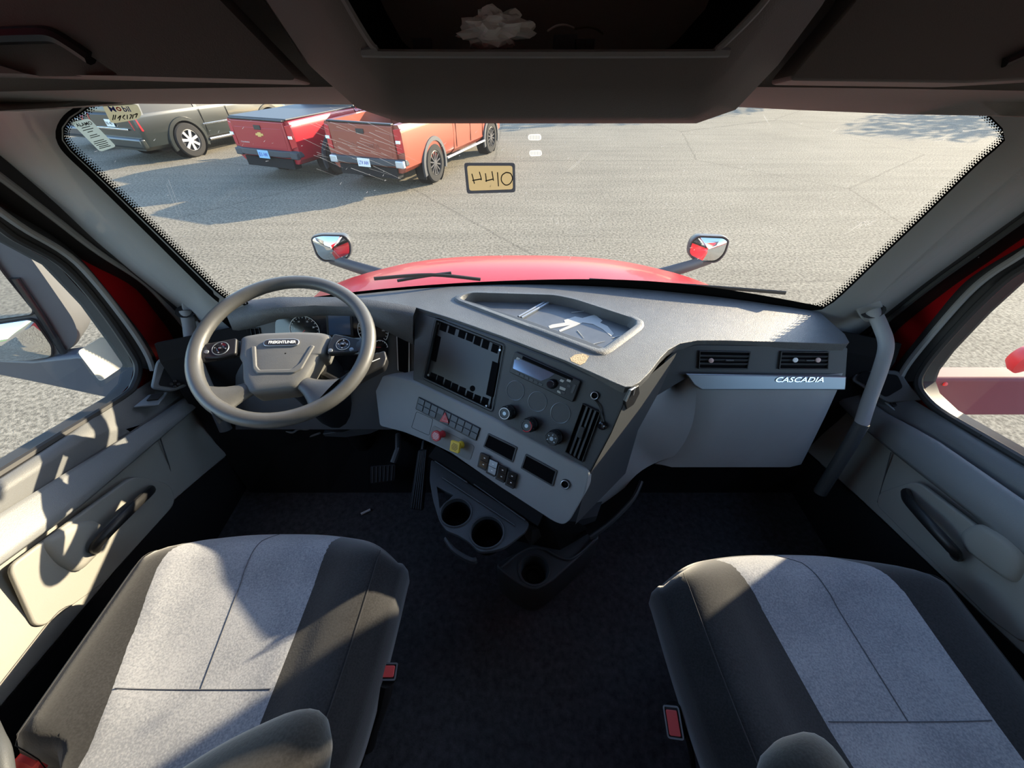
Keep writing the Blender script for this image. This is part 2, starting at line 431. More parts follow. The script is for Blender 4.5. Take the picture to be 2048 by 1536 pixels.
# black glass band along the cowl
cw = MB().grid([[V((X, wsY(X, z) - .004, z)) for X, z in [(CX - .9 + 1.8 * i / 24, z0 + k * .026 * math.exp(-((i - 18) / 5.5) ** 2)) for i in range(25)]] for z0, k in ((1.90, 0), (1.965, .3), (1.986, 1))])
cw.build('cowl_border', M['frit'], ws, smooth=True)
# fine scratches in the glass, thick in front of the orange pickup
scr = MB()
def scratch(u, v, du, dv, w_):
    n = V((-dv, du)).normalized() * w_
    q = [(u - n.x, v - n.y), (u + n.x, v + n.y), (u + du + n.x * .3, v + dv + n.y * .3), (u + du - n.x * .3, v + dv - n.y * .3)]
    scr.add([onglass(*p) - V((0, .002, 0)) for p in q], [(0, 1, 2, 3)])
R = random.Random(3)
for i in range(48):
    t = R.random(); u = 620 + t * 150 + R.gauss(0, 25); v = 262 + t * 40 + R.gauss(0, 25)
    l = R.uniform(15, 70); scratch(u, v, l * .93, l * .36 * R.uniform(.6, 1.3), R.uniform(.15, .32))
for i in range(190):
    u = R.uniform(170, 1960); v = R.uniform(238, 520); l = R.uniform(1.5, 7); g_ = R.uniform(0, 1.2)
    scratch(u, v, l * cos(g_), -l * sin(g_), R.uniform(.3, .75))
for u, v, du, dv in ((1135, 340, 45, -40), (1527, 228, 14, 22), (1870, 280, 55, -24), (1925, 262, 65, -6), (1660, 265, 14, -10), (1715, 450, 20, -12), (335, 360, 30, 80)):
    for k in range(2): scratch(u + R.gauss(0, 3), v + R.gauss(0, 3), du, dv, R.uniform(.2, .4))
# stone chip with a crack
for k in range(14):
    g_ = k * .47; scratch(1728 + R.gauss(0, 4), 446 + R.gauss(0, 2), R.uniform(4, 14) * cos(g_), R.uniform(2, 6) * sin(g_), .7)
scratch(1715, 450, -25, 18, .5); scratch(1740, 444, 14, -6, .5)
tag(scr.build('scratches', M['scratch'], ws), kind='stuff')

# pillars
def pillar(name, edge, outer, xo):
    n = 26
    inn = [onglass(*p) - V((0, .004, 0)) for p in resamp_px(edge, n)]
    out = resample([at(u, v, x=xo) for u, v in outer], n)
    mids = []
    for f_ in (.12, .35, .65, .9):
        mids.append([a.lerp(b, f_) + V((-.018 * (1 if xo > 0 else -1), -.022, 0)) * sin(pi * min(1, f_ * 1.1)) for a, b in zip(inn, out)])
    back = [p + V((.05 if xo > 0 else -.05, .03, 0)) for p in out]
    o = MB().grid([inn] + mids + [out, back]).build(name, M['trim'], smooth=True, autosm=60); return struct(o)
FL = [(415, 700), (385, 660), (367, 625), (270, 548), (187, 478), (105, 400), (0, 310), (-60, 262), (-130, 205), (-180, 165), (-270, 90)]
FR = [(1668, 735), (1690, 700), (1702, 681), (1760, 637), (1850, 566), (1950, 493), (2048, 423), (2110, 376), (2180, 322), (2240, 280), (2340, 205)]
p1 = pillar('trim_1', EL, FL, -1.03); p2 = pillar('trim_2', ER, FR, 1.075)

# door plates: red body sheet with the window opening, seen between the seals
AL = [(-160, 345), (-60, 402), (0, 447), (39, 476), (129, 527), (203, 609), (266, 701), (281, 735), (274, 768), (250, 795), (120, 876), (0, 951)]
AR = [(2200, 425), (2100, 492), (2048, 529), (2003, 560), (1937, 623), (1867, 701), (1839, 740), (1831, 763), (1839, 787), (1874, 822), (1960, 874), (2048, 926)]
def door_shell(name, A, X, s):
    op = [at(u, v, x=X) for u, v in A]
    d = (op[-1] - op[-2]).normalized(); k = (op[-1].y + .42) / -d.y
    op.append(op[-1] + d * k); op.append(V((X, -.42, 2.42)))
    op.append(V((X, .45, 2.50)))
    Xo = X + .035 * s
    op = [V((Xo, p.y, p.z)) for p in op]
    front_ = ((1.28, 1.22), (1.28, 1.88), (1.13, 2.06), (.92, 2.34)) if s < 0 else ((1.13, 1.22), (1.13, 1.70), (1.05, 1.88), (.90, 2.26))
    out = [V((Xo, y, z)) for y, z in front_ + ((.76, 2.60), (.64, 3.0), (-1.42, 3.0), (-1.42, 1.22))]
    vs, fs = plate(out, op); k = len(vs)
    d_ = struct(mesh(name, vs, fs, M['red'], solid=.03)); d_.modifiers['solid'].offset = 0
    return d_, op
doorL, opL = door_shell('door_1', AL, XL, -1); doorR, opR = door_shell('door_2', AR, XR, 1)
for (d_, op, s, nm) in ((doorL, opL, -1, 'left'), (doorR, opR, 1, 'right')):
    pane = MB().add([p + V((.008 * s, 0, 0)) for p in op], [tuple(range(len(op)))]).build('window_pane', M['sideglass'], d_)
    oc_ = sum(op, V((0, 0, 0))) / len(op); li = [p + (oc_ - p).normalized() * .005 for p in op]
    MB().grid([[p + V((dx * s, 0, 0)) for p in li] for dx in (-.02, .016)], closed=True).build('opening_lining', M['rubber'], d_, smooth=True)
    MB().tube(smooth_path([p - V((.028 * s, 0, 0)) for p in op[:-2]], 4), .010, 8).build('glass_seal', M['rubber'], d_, smooth=True)

DL = [(-160, 285), (-60, 366), (0, 410), (100, 468), (156, 512), (203, 566), (250, 625), (289, 676), (312, 716), (322, 750)]
ELr = [(-160, 262), (-60, 345), (0, 389), (100, 460), (188, 520), (285, 572), (330, 625), (363, 672), (372, 706), (380, 740)]
DR = [(2200, 395), (2100, 456), (2048, 490), (1985, 526), (1937, 558), (1905, 590), (1874, 628), (1840, 670), (1792, 730), (1770, 765)]
ERr = [(2200, 350), (2100, 424), (2048, 457), (1990, 497), (1945, 529), (1900, 560), (1859, 591), (1781, 654), (1730, 712), (1700, 745)]
def seals(d_, A, D, E_, F, X, s):
    n = 30
    a = resample(smooth_path([at(u, v, x=X) for u, v in A[:8]], 4), n); dd = resample(smooth_path([at(u, v, x=X - .005 * s) for u, v in D], 4), n)
    e = resample(smooth_path([at(u, v, x=X - .01 * s) for u, v in E_], 4), n); f = resample([at(u, v, x=X - .055 * s) for u, v in F[::-1]], n)
    IN = V((-.012 * s, 0, 0))
    m1 = [p.lerp(q, .5) + IN for p, q in zip(dd, a)]
    MB().grid([[p + V((.03 * s, 0, 0)) for p in dd], dd, m1, a, [p + V((.04 * s, 0, 0)) for p in a]]).build('window_gasket', M['rubber'], d_, smooth=True, autosm=60)
    MB().tube([p.lerp(q, .62) + IN * 1.1 for p, q in zip(dd, a)], .0075, 8).build('gasket_trim', M['trim'], d_, smooth=True)
    m2 = [p.lerp(q, .5) + IN for p, q in zip(e, f)]
    MB().grid([[p + V((.03 * s, 0, 0)) for p in e], e, m2, f, [p + V((.05 * s, .02, 0)) for p in f]]).build('weatherstrip', M['rubber'], d_, smooth=True, autosm=60)
    MB().tube([p.lerp(q, .35) + IN * 1.0 for p, q in zip(e, f)], .008, 8).build('weatherstrip_bead', M['trim'] if s < 0 else M['panel'], d_, smooth=True)
seals(doorL, AL, DL, ELr, FL, XL, -1); seals(doorR, AR, DR, ERr, FR, XR, 1)

# door trim
YS = [.98 - 1.42 * i / 20 for i in range(21)]
def dline(pts, x, ys=YS):
    q = sorted([at(u, v, x=x) for u, v in pts], key=lambda p: p.y); out = []
    for y in ys:
        i = 0
        while i < len(q) - 2 and q[i + 1].y < y: i += 1
        a, b = q[i], q[i + 1]; t = (y - a.y) / (b.y - a.y); out.append(V((x, y, a.z + (b.z - a.z) * max(-2.5, min(t, 1.6)))))
    return out
def door_trim(d_, s, X, c0, cA, c1, cC, c3, c5):
    k = -s
    r0 = dline(c0, X); rA = dline(cA, X + .03 * k); r1 = dline(c1, X + .045 * k); rc = dline(cC, X + .07 * k); r3 = dline(c3, X + .085 * k); r5 = dline(c5, X + .085 * k)
    ya = YS.index(min(YS, key=lambda y: abs(y - .70)))
    tr = []
    for i, y in enumerate(YS):
        f_ = min(1, max(0, (.72 - y) / .12)); tr.append(rA[i].lerp(r1[i], .6) + V((0, 0, -.055 * f_)))
        if y > .68: rA[i] = r1[i].lerp(rA[i], max(0, min(1, (.80 - y) / .12))) if y < .8 else r1[i] + V((-.004 * k, 0, .001))
    tu = MB().grid([[p + V((-.02 * k, 0, -.02)) for p in r0], r0, [a.lerp(b, .5) + V((0, 0, .006)) for a, b in zip(r0, rA)], rA, [p + V((.003 * k, 0, -.012)) for p in rA], tr, [p + V((0, 0, -.012)) for p in r1]])
    tu.build('upper_ledge', M['ledge'], d_, smooth=True, autosm=50)
    arm = MB().grid([[p + V((-.003 * k, 0, -.014)) for p in r1], r1, [a.lerp(b, .45) + V((0, 0, .008)) for a, b in zip(r1, rc)], rc, [a.lerp(b, .4) + V((.010 * k, 0, 0)) for a, b in zip(rc, r3)], [a.lerp(b, .8) + V((.008 * k, 0, 0)) for a, b in zip(rc, r3)], r3, [p + V((-.04 * k, 0, -.006)) for p in r3]])
    arm.build('armrest', M['door'], d_, smooth=True, autosm=70)
    r4 = [p + V((-.03 * k, 0, -.006)) for p in r3]
    lowp = MB().grid([r4, [a.lerp(b, .25) + V((0, 0, 0)) for a, b in zip(r4, r5)], [a.lerp(b, .6) + V((.004 * k, 0, 0)) for a, b in zip(r4, r5)], [a.lerp(b, .93) + V((.003 * k, 0, 0)) for a, b in zip(r4, r5)], r5, [p + V((-.05 * k, 0, -.02)) for p in r5], [V((X, p.y, 1.22)) for p in r5]])
    o = lowp.build('door_card', M['doorlow'], d_, smooth=True, autosm=45)
    MB().grid([[p + V((.001 * k, 0, -.004)) for p in r5], [p + V((-.008 * k, 0, -.05)) for p in r5], [V((p.x - .03 * k, p.y, 1.26)) for p in r5]]).build('kick_panel', M['matte'], d_, smooth=True)
    return r3, r5
r3L, r5L = door_trim(doorL, -1, XL, [(275, 778), (0, 955)], [(0, 978), (117, 904), (180, 868), (250, 848), (328, 820)], [(0, 1027), (328, 824)], [(0, 1076), (160, 966), (345, 822)], [(0, 1132), (156, 1018), (390, 818)], [(0, 1412), (191, 1187), (343, 1003), (465, 900)])
r3R, r5R = door_trim(doorR, 1, XR, [(1874, 828), (2048, 932)], [(2048, 972), (1980, 926), (1937, 894), (1898, 870), (1867, 862), (1830, 846)], [(2048, 1000), (1867, 875), (1790, 835)], [(2048, 1022), (1900, 918), (1775, 842)], [(2048, 1112), (1810, 925), (1745, 872)], [(2048, 1308), (1729, 1004), (1640, 925)])

# handle pocket, pod and pull on each door
def pocket(d_, s, X, outline, pod, bar, seamp):
    k = -s; xp = X + .075 * k
    fo = [at(u, v, x=xp) for u, v in rpoly(outline, 22, 4)]
    o = MB().prism(fo, V((.012 * k, 0, 0))).build('pocket_panel', M['doorlow'], d_, bevel=.004, seg=3)
    # raised rest behind the pull
    base = [at(u, v, x=xp + .01 * k) for u, v in rpoly(pod, 30, 4)]; c = sum(base, V((0, 0, 0))) / len(base)
    MB().grid([base, [c.lerp(p, .93) + V((.009 * k, 0, 0)) for p in base], [c.lerp(p, .72) + V((.013 * k, 0, 0)) for p in base], [c.lerp(p, .3) + V((.014 * k, 0, 0)) for p in base], [c + V((.0142 * k, 0, 0)) for p in base]], closed=True).build('pull_rest', M['doorlow'], d_, smooth=True, autosm=60)
    pa = smooth_path([at(u, v, x=xp + dx * k) for u, v, dx in bar], 6)
    MB().tube(pa, [.013] * len(pa), 10, up=(1, 0, 0), flat=.8).build('door_pull', M['black'], d_, smooth=True)
    MB().tube([at(u, v, x=X + dx * k) for u, v, dx in seamp], .0016, 6).build('panel_seam', M['panel'], d_)
pocket(doorL, -1, XL, [(6, 1136), (58, 1252), (78, 1252), (200, 1165), (345, 1006), (335, 968), (260, 950), (150, 1030)], [(75, 1085), (150, 1042), (190, 1040), (212, 1062), (200, 1100), (150, 1150), (110, 1130)], [(193, 1098, .022), (196, 1086, .045), (245, 1035, .06), (290, 992, .045), (302, 980, .02)], [(318, 868, .068), (338, 930, .072), (352, 992, .084)])
pocket(doorR, 1, XR, [(2100, 1265), (2060, 1290), (1990, 1240), (1760, 1010), (1765, 985), (1840, 960), (1960, 1050), (2080, 1150)], [(1925, 1060), (1960, 1045), (2020, 1075), (2060, 1120), (2040, 1175), (1975, 1130), (1930, 1095)], [(1812, 985, .02), (1818, 1002, .045), (1860, 1050, .06), (1906, 1100, .05), (1912, 1112, .022)], [(1782, 905, .068), (1770, 950, .07), (1755, 1005, .084)])

# switch pods at the front of the doors
def pod(d_, X, s, outer, inner, plate, depth):
    k = -s; n = V((k, -.9, .75)).normalized()
    p0 = at(*outer[-1], x=X + .04 * k); F = Frame(p0, V((0, 1, 0)).cross(n) if 0 else V((1, .9 * k, 0)), n)
    MB().prism([F.p(*q) for q in rpoly(F.px(outer), .012)], n * -depth).build('switch_pod', M['ledge'], d_, bevel=.006, seg=2)
    MB().prism([F.p(*q, .001) for q in rpoly(F.px(inner), .008)], n * .002).build('switch_plate', M['matte'], d_)
    return F
FpL = pod(doorL, XL, -1, [(312, 722), (342, 703), (378, 706), (385, 768), (345, 784), (300, 778)], [(329, 733), (372, 727), (376, 764), (350, 776), (316, 771)], None, .10)
FpR = pod(doorR, XR, 1, [(1700, 760), (1720, 735), (1800, 742), (1822, 775), (1850, 800), (1775, 806)], [(1712, 758), (1725, 742), (1795, 750), (1806, 775), (1772, 795)], None, .10)
for u, v in ((350, 762), (343, 768), (357, 768), (350, 773)):
    MB().lathe(FpL.p(*FpL.uv(u, v), .002), FpL.n, [(.0045, 0), (.004, .006), (.001, .007)], 10).build('mirror_switch', M['black'], doorL, smooth=True)
def wswitch(d_, X, s, quad, inner):
    k = -s; n = V((k * .35, 0, 1)).normalized(); F = Frame(at(*quad[0], x=X + .035 * k), (0, 1, 0), n)
    MB().prism([F.p(*q) for q in F.px(quad)], n * .006).build('window_switch', M['silver'] if s > 0 else M['strip'], d_, bevel=.002)
    MB().prism([F.p(*q, .006) for q in F.px(inner)], n * .006).build('switch_rocker', M['black'], d_, bevel=.002)
wswitch(doorL, XL, -1, [(298, 792), (336, 786), (318, 812), (268, 816)], [(304, 794), (330, 790), (318, 803), (294, 806)])
wswitch(doorR, XR, 1, [(1768, 806), (1805, 800), (1842, 828), (1800, 834)], [(1776, 808), (1800, 804), (1812, 814), (1784, 818)])

# floor, front and rear walls, roof
fl = MB().box((CX, -.1, FLOOR - .02), (2.2, 2.7, .04)).build('floor', M['carpet']); struct(fl)
fx = [CX - 1.05 + 2.1 * i / 14 for i in range(15)]
fw = MB().grid([[V((x, .82, 1.27)) for x in fx], [V((x, wsY(x, 1.98) - .06, 1.45)) for x in fx], [V((x, wsY(x, 1.98) - .03, 1.88)) for x in fx], [V((x, wsY(x, 1.98) - .01, 1.93)) for x in fx]]).build('wall_front', M['matte'], solid=.02); struct(fw)
wb = MB().box((CX, YB, 2.15), (2.24, .04, 1.9)).build('wall_back', M['head']); struct(wb)
rf = MB().box((CX, -.28, ROOF), (2.3, 2.4, .05)).build('ceiling', M['head']); struct(rf)
# header above the windscreen
HE = [(-90, 222), (40, 222), (150, 216), (280, 207), (420, 208), (620, 208), (820, 210), (1024, 212), (1250, 210), (1420, 211), (1600, 220), (1800, 228), (1960, 231), (2080, 236), (2180, 240)]
hu = [u for u, v in HE]
h0 = [onglass(*p) - V((0, .003, 0)) for p in HE]
def hrow(v, y, dv=0): return [at(u + (u - 1024) * 0, v + dv * abs((u - 1060) / 1000) ** 2, y=y - .03 * abs((u - 1060) / 1000) ** 2) for u in hu]
h1 = [p + V((0, -.03, .004)) for p in h0]; h2 = hrow(193, .80, 12); h3 = hrow(172, .76, 10); h4 = hrow(150, .77, 8); h5 = [V((p.x, p.y + .01, 2.75)) for p in h4]; h6 = [V((p.x, p.y + .02, 3.02)) for p in h4]
hd = MB().grid([h0, h1, h2, h3, h4, h5, h6]).build('trim_3', M['head'], smooth=True, autosm=70); struct(hd)
for s, X in ((-1, XL), (1, XR)):   # rear quarter walls
    q = MB().box((X + .05 * s, -1.0, 2.1), (.05, 1.0, 2.0)).build('wall_left' if s < 0 else 'wall_right', M['head']); struct(q)

# ---------------------------------------------------------------- overhead console and cabinets
M['console'] = mat('console_plastic', (.16, .148, .138), .7, spec=.3, bump=.25, bscale=600)
oc = thing('overhead_console', 'dark grey overhead console bulging down above the middle of the windshield, with an open cubby', 'console', (CX, .7, 2.5))
R0 = [(330, -500), (470, -100), (527, 0), (606, 120), (700, 196), (815, 224), (1375, 224), (1470, 200), (1556, 120), (1642, 0), (1700, -100), (1840, -500)]
R1 = [(420, -500), (555, -100), (598, 0), (668, 112), (752, 203), (812, 235), (1382, 235), (1437, 206), (1512, 112), (1592, 0), (1640, -100), (1780, -500)]
R2 = [(500, -500), (640, -100), (690, 0), (740, 84), (757, 100), (772, 107), (1408, 107), (1428, 101), (1450, 84), (1530, 0), (1580, -100), (1700, -500)]
a0 = [at(u, v, y=.78) for u, v in R0]; a1 = [at(u, v, y=.63) for u, v in R1]; a2 = [at(u, v, y=.595) for u, v in R2]
am = [p.lerp(q, .55) + (V((0, -.035, -.006))) for p, q in zip(a0, a1)]; an = [p.lerp(q, .5) + V((0, -.012, 0)) for p, q in zip(a1, a2)]
MB().grid([a0, am, a1, an, a2, [p + V((0, .012, 0)) for p in a2]]).build('console_shell', M['console'], oc, smooth=True, autosm=80)
cz = sum(p.z for p in a2[4:8]) / 4
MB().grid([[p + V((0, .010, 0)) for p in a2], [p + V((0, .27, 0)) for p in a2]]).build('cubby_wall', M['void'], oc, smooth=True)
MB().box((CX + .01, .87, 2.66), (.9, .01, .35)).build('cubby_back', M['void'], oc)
MB().tube(smooth_path([p + V((0, -.002, 0)) for p in a2], 4), .004, 6).build('cubby_rim', M['trim'], oc, smooth=True)

def cabinet(name, label, poly, slot, scoop, sgn):
    c = thing(name, label, 'cabinet', at(1060 + sgn * 800, 60, y=.69))
    n = V((0, -1, .18)).normalized(); F = Frame(at(1060 + sgn * 500, 150, y=.68), (1, 0, 0), n)
    d = MB().prism([F.p(*q) for q in rpoly(F.px(poly), .012)], n * -.05).build('cabinet_door', M['cabinet'], c, bevel=.008, seg=3)
    if scoop:
        cut(d, MB().prism([F.p(*q, .03) for q in rpoly(F.px(scoop), .006)], n * -.045).build('cutter', None))
        MB().prism([F.p(*q, -.0145) for q in F.px(scoop)], n * .002).build('scoop_back', M['cabinet'], d)
        MB().tube(smooth_path([F.p(*q, .0) for q in F.px(slot)], 4), .009, 8).build('cabinet_handle', M['black'], d, smooth=True)
    # box behind the door
    return c, F
cabL, FcL = cabinet('overhead_cabinet', 'dark overhead cabinet door above the driver side of the windshield, scoop handle', [(597, 161), (240, 152), (-400, 138), (-600, -400), (330, -400), (300, -150), (428, -12)],
        [(-60, 74), (60, 70), (108, 72), (150, 95), (182, 117)], [(-60, 68), (108, 66), (190, 118), (238, 150), (60, 150), (-60, 112)], -1)
cabR, FcR = cabinet('overhead_cabinet', 'dark overhead cabinet door above the passenger side of the windshield', [(1574, 161), (1940, 166), (2600, 130), (2700, -400), (1900, -400), (1720, -12)],
        [(1998, 128), (2022, 118), (2060, 100), (2120, 80)], None, 1)
MB().tube([FcR.p(*q, .003) for q in FcR.px([(2003, 126), (2048, 106), (2120, 84)])], .006, 8).build('cabinet_handle', M['black'], cabR)

# things left in the cubby
tb = bmesh.new(); bmesh.ops.create_icosphere(tb, subdivisions=4, radius=1)
rr = random.Random(5)
from mathutils import noise as MN
for v_ in tb.verts:
    d = v_.co.normalized(); k = 1 + .45 * MN.noise(d * 2.3) + .25 * MN.noise(d * 6); v_.co = V((d.x * .040 * k, d.y * .022 * k, d.z * .017 * k))
me = bpy.data.meshes.new('tissue'); tb.to_mesh(me); tb.free()
tis = link('tissue', me, M['white'], smooth=True, autosm=25); tis.location = at(992, 60, y=.625); tag(tis, 'crumpled white tissue lying in the overhead cubby', 'tissue')
rc_ = MB(); base = at(945, 30, y=.80)
rc_.grid([[base + V((-.05 + .1 * i / 6 + .006 * sin(j), .01 * sin(i * 1.7 + j), -.03 + .12 * j / 6)) for i in range(7)] for j in range(7)])
tag(rc_.build('cloth', M['redplastic'], smooth=True, solid=.004), 'dark red cloth standing at the back of the overhead cubby behind the tissue', 'cloth')
for i, (pts, lab, mm) in enumerate((([(1095, 62), (1112, 52), (1130, 50), (1148, 56)], 'white wire loop in the overhead cubby, left of the yellow wire', 'white'), ([(1150, 58), (1172, 54), (1192, 58), (1206, 68)], 'yellowish wire end in the overhead cubby', 'label_yellow'))):
    tag(MB().tube(smooth_path([at(u, v, y=.68 + .01 * j) for j, (u, v) in enumerate(pts)], 5), .0012, 6).build('wire', M[mm], smooth=True), lab, 'wire')
for u, v, w_, lab in ((845, 90, 26, 'small grey plastic tab on the cubby floor, left of the tissue'), (1130, 86, 32, 'pale grey plastic tab on the cubby floor, right of the tissue'), (1168, 92, 28, 'dark plastic tab beside the pale tab on the cubby floor')):
    p = at(u, v, y=.63); s_ = w_ * .0009
    t_ = MB().box(p, (s_, .004, s_ * .55)).build('plastic_tab', M['label_grey'] if u < 1160 else M['panel'], bevel=.001); tag(t_, lab, 'clip')
# ---------------------------------------------------------------- dashboard
ZD = 1.98
dash = thing('dashboard', 'wide dark grey truck dashboard with radio, vents, cup holders and light grey glovebox', 'dashboard', (CX, .85, FLOOR))
# top pad
rear = [(438, 612), (450, 603), (520, 598), (620, 597), (700, 598), (752, 602), (795, 608), (835, 616), (900, 636), (1000, 671), (1130, 721), (1235, 768), (1250, 774), (1264, 773), (1280, 764), (1300, 744), (1322, 715), (1338, 699), (1360, 687), (1395, 681), (1450, 681), (1560, 684), (1694, 688), (1699, 684), (1690, 668)]
po = [at(u, v, z=ZD) for u, v in rear]
front = [V((X, wsY(X, ZD) - .012, ZD)) for X in [CX + .845 - 1.69 * i / 20 for i in range(21)]]
po = po + [p for p in front if p.x < po[-1].x]
pad = MB().prism(po, (0, 0, -.022)).build('top_pad', M['pad'], dash, bevel=.007, seg=3, bl=50)
# storage tray sunk in the pad
tray_o = [(903, 594), (938, 582), (1110, 588), (1152, 596), (1284, 638), (1291, 646), (1286, 656), (1222, 704), (1208, 710), (1190, 708), (1070, 662), (912, 602)]
tray_i = [(918, 595), (945, 587), (1108, 592), (1148, 600), (1270, 640), (1274, 648), (1206, 697), (1196, 698), (1075, 654), (925, 600)]
to = [at(u, v, z=ZD + .003) for u, v in rpoly(tray_o, 8, 3)]; ti = [at(u, v, z=ZD + .003) for u, v in rpoly(tray_i, 8, 3)]
bm_i = [V((p.x, p.y, ZD - .02)) for p in ti]
cut(pad, MB().prism([p + V((0, 0, .02)) for p in ti], (0, 0, -.06)).build('cutter', None))
n_ = 64
ro, ri = resample(to + [to[0]], n_ + 1)[:-1], resample(ti + [ti[0]], n_ + 1)[:-1]
cc = sum(ri, V((0, 0, 0))) / n_
tray = MB().grid([[p + V((0, 0, -.003)) for p in ro], [p.lerp(q, .25) + V((0, 0, .003)) for p, q in zip(ro, ri)], [p.lerp(q, .85) + V((0, 0, .003)) for p, q in zip(ro, ri)], ri, [cc + (p - cc) * .965 + V((0, 0, -.026)) for p in ri]], closed=True).build('storage_tray', M['pad'], dash, smooth=True, autosm=50)
flo = [V((p.x, p.y, ZD - .0225)) for p in ri]
tf = MB().prism(flo, (0, 0, -.004)).build('tray_floor', mat('tray_mat', (.085, .09, .095), .35, spec=.6, var=.15, vscale=25), tray)
for a_, b_ in (((1037, 634), (1112, 592)), ((1043, 636), (1117, 594))):
    p, q = at(*a_, z=ZD - .02), at(*b_, z=ZD - .02); MB().tube([p, q], .0045, 6).build('tray_divider', M['strip'], tray, smooth=True)
res = [(1097, 652), (1104, 649), (1130, 645), (1128, 640), (1150, 633), (1165, 636), (1190, 629), (1205, 641), (1200, 645), (1215, 652), (1228, 668), (1222, 672), (1205, 658), (1186, 648), (1165, 645), (1150, 652), (1120, 664), (1118, 660), (1140, 650), (1100, 657)]
rp = [at(u, v, z=ZD - .0215) for u, v in res]
MB().prism(rp, (0, 0, -.002)).build('adhesive_residue', M['label_white'], tray)
for a_, b_ in (((1155, 661), (1168, 676)), ((1180, 690), (1210, 682)), ((1010, 598), (1028, 601)), ((1143, 625), (1170, 622)), ((1225, 676), (1243, 670))):
    p, q = at(*a_, z=ZD - .021), at(*b_, z=ZD - .021); MB().tube([p, q], [.0012, .0004], 5).build('scuff', M['label_white'], tray)
# torn patch of foam at the pad's edge
tp = [(1140, 716), (1150, 709), (1166, 707), (1178, 712), (1170, 725), (1160, 730), (1142, 722)]
MB().prism([at(u, v, z=ZD + .0006) for u, v in tp], (0, 0, -.004)).build('torn_patch', M['foam'], dash)

# --- cluster wall behind the wheel
CL = Frame(at(612, 640, y=.98), (1, 0, 0), (0, -.93, .37))
MB().prism([CL.p(*q) for q in CL.px([(470, 612), (560, 600), (700, 600), (760, 608), (836, 618), (836, 770), (800, 860), (470, 860)])], CL.n * -.03).build('cluster_fascia', M['panel'], dash, bevel=.003)
brow = MB().grid([[CL.p(*q, .0) + V((0, 0, .01)) for q in CL.px([(470, 610), (560, 600), (700, 600), (760, 608), (834, 620)])], [CL.p(*q, .035) for q in CL.px([(470, 628), (560, 612), (640, 607), (730, 611), (832, 628)])], [CL.p(*q, .028) for q in CL.px([(478, 656), (560, 630), (640, 624), (712, 625), (830, 668)])], [CL.p(*q, .001) for q in CL.px([(484, 662), (560, 640), (640, 632), (715, 634), (828, 690)])]])
brow.build('cluster_brow', M['pad'], dash, smooth=True, autosm=70)
clu = MB().prism([CL.p(*q, .002) for q in rpoly(CL.px([(552, 640), (572, 627), (640, 620), (712, 622), (740, 632), (776, 652), (776, 705), (770, 740), (552, 740)]), .012)], CL.n * .004).build('instrument_cluster', M['gloss'], dash, bevel=.001)
def gauge(u, v, rpx, nt, a0, a1, nums=None):
    a, b = CL.uv(u, v); r = CL.uv(u + rpx, v)[0] - a
    g_ = MB().lathe(CL.p(a, b, .006), CL.n, [(r, 0), (r, .0012), (.001, .0012)], 32).build('gauge_face', M['gloss'], clu)
    arc = [CL.p(a + r * cos(t), b + r * sin(t), .0085) for t in [radians(a0 + (a1 - a0) * i / 36) for i in range(37)]]
    MB().tube(arc, .0009, 6).build('gauge_ring', M['white'], clu)
    tk = MB()
    for i in range(nt):
        t = radians(a0 + (a1 - a0) * i / (nt - 1)); e = CL.x * cos(t) + CL.y * sin(t); f_ = CL.x * -sin(t) + CL.y * cos(t)
        tk.box(CL.p(a + r * .9 * cos(t), b + r * .9 * sin(t), .0078), (r * (.14 if i % 2 == 0 else .08), .0010, .0008), (e, f_, CL.n))
    tk.build('gauge_ticks', M['white'], clu)
    t = radians(a0); e = CL.x * cos(t) + CL.y * sin(t)
    MB().box(CL.p(a, b, .009) + e * r * .35, (r * .8, .0016, .001), (e, CL.n.cross(e), CL.n)).build('needle', M['redplastic'], clu)
    for s_, t in (nums or []):
        t = radians(t); text('gauge_numeral', s_, CL.p(a + r * .68 * cos(t), b + r * .68 * sin(t), .0076), CL.x, CL.y, .0045, M['white'], clu, .0004)
gauge(612, 660, 29, 19, 220, -40, [('0', 215), ('5', 165), ('10', 115), ('15', 65), ('20', 20)])
gauge(748, 660, 30, 19, 220, -40, [('20', 180), ('40', 130), ('60', 85), ('80', 40), ('100', 0)])
gauge(763, 693, 14, 9, 180, 0); gauge(760, 716, 12, 9, 180, 0)
s4 = CL.px([(654, 626), (706, 626), (709, 672), (657, 672)])
MB().prism([CL.p(*q, .006) for q in rpoly(s4, .003)], CL.n * .003).build('screen_bezel', M['black'], clu, bevel=.001)
s5 = CL.px([(659, 630), (702, 630), (704, 668), (661, 668)])
MB().prism([CL.p(*q, .009) for q in s5], CL.n * .0006).build('cluster_screen', mat('cluster_lcd', (.05, .09, .16), .15, spec=.8), clu)
# vents at the driver's end
def louvre(name, F, quad, nsl, vertical, parent, frame=.004, proud=.004, tabs=()):
    q = F.px(quad); inner = shrink(q, frame)
    o = MB().ring([F.p(*a) for a in q], [F.p(*a) for a in inner], F.n * proud).build(name, M['black'], parent, bevel=.0012)
    MB().prism([F.p(*a, .0006) for a in inner], F.n * .0006).build('vent_back', M['void'], o)
    A, B, C_, D_ = [V(a) for a in inner]
    for i in range(nsl):
        t = (i + 1) / (nsl + 1)
        p, r = (A.lerp(B, t), D_.lerp(C_, t)) if vertical else (A.lerp(D_, t), B.lerp(C_, t))
        d = (r - p); L_ = d.length; d.normalize(); e = F.x * d.x + F.y * d.y; m_ = (p + r) / 2
        f_ = (F.n.cross(e) + F.n * .9).normalized()
        MB().box(F.p(m_.x, m_.y, proud * .55), (L_, proud * 1.1, .0012), (e, f_, e.cross(f_))).build('slat', M['panel'], o)
    return o
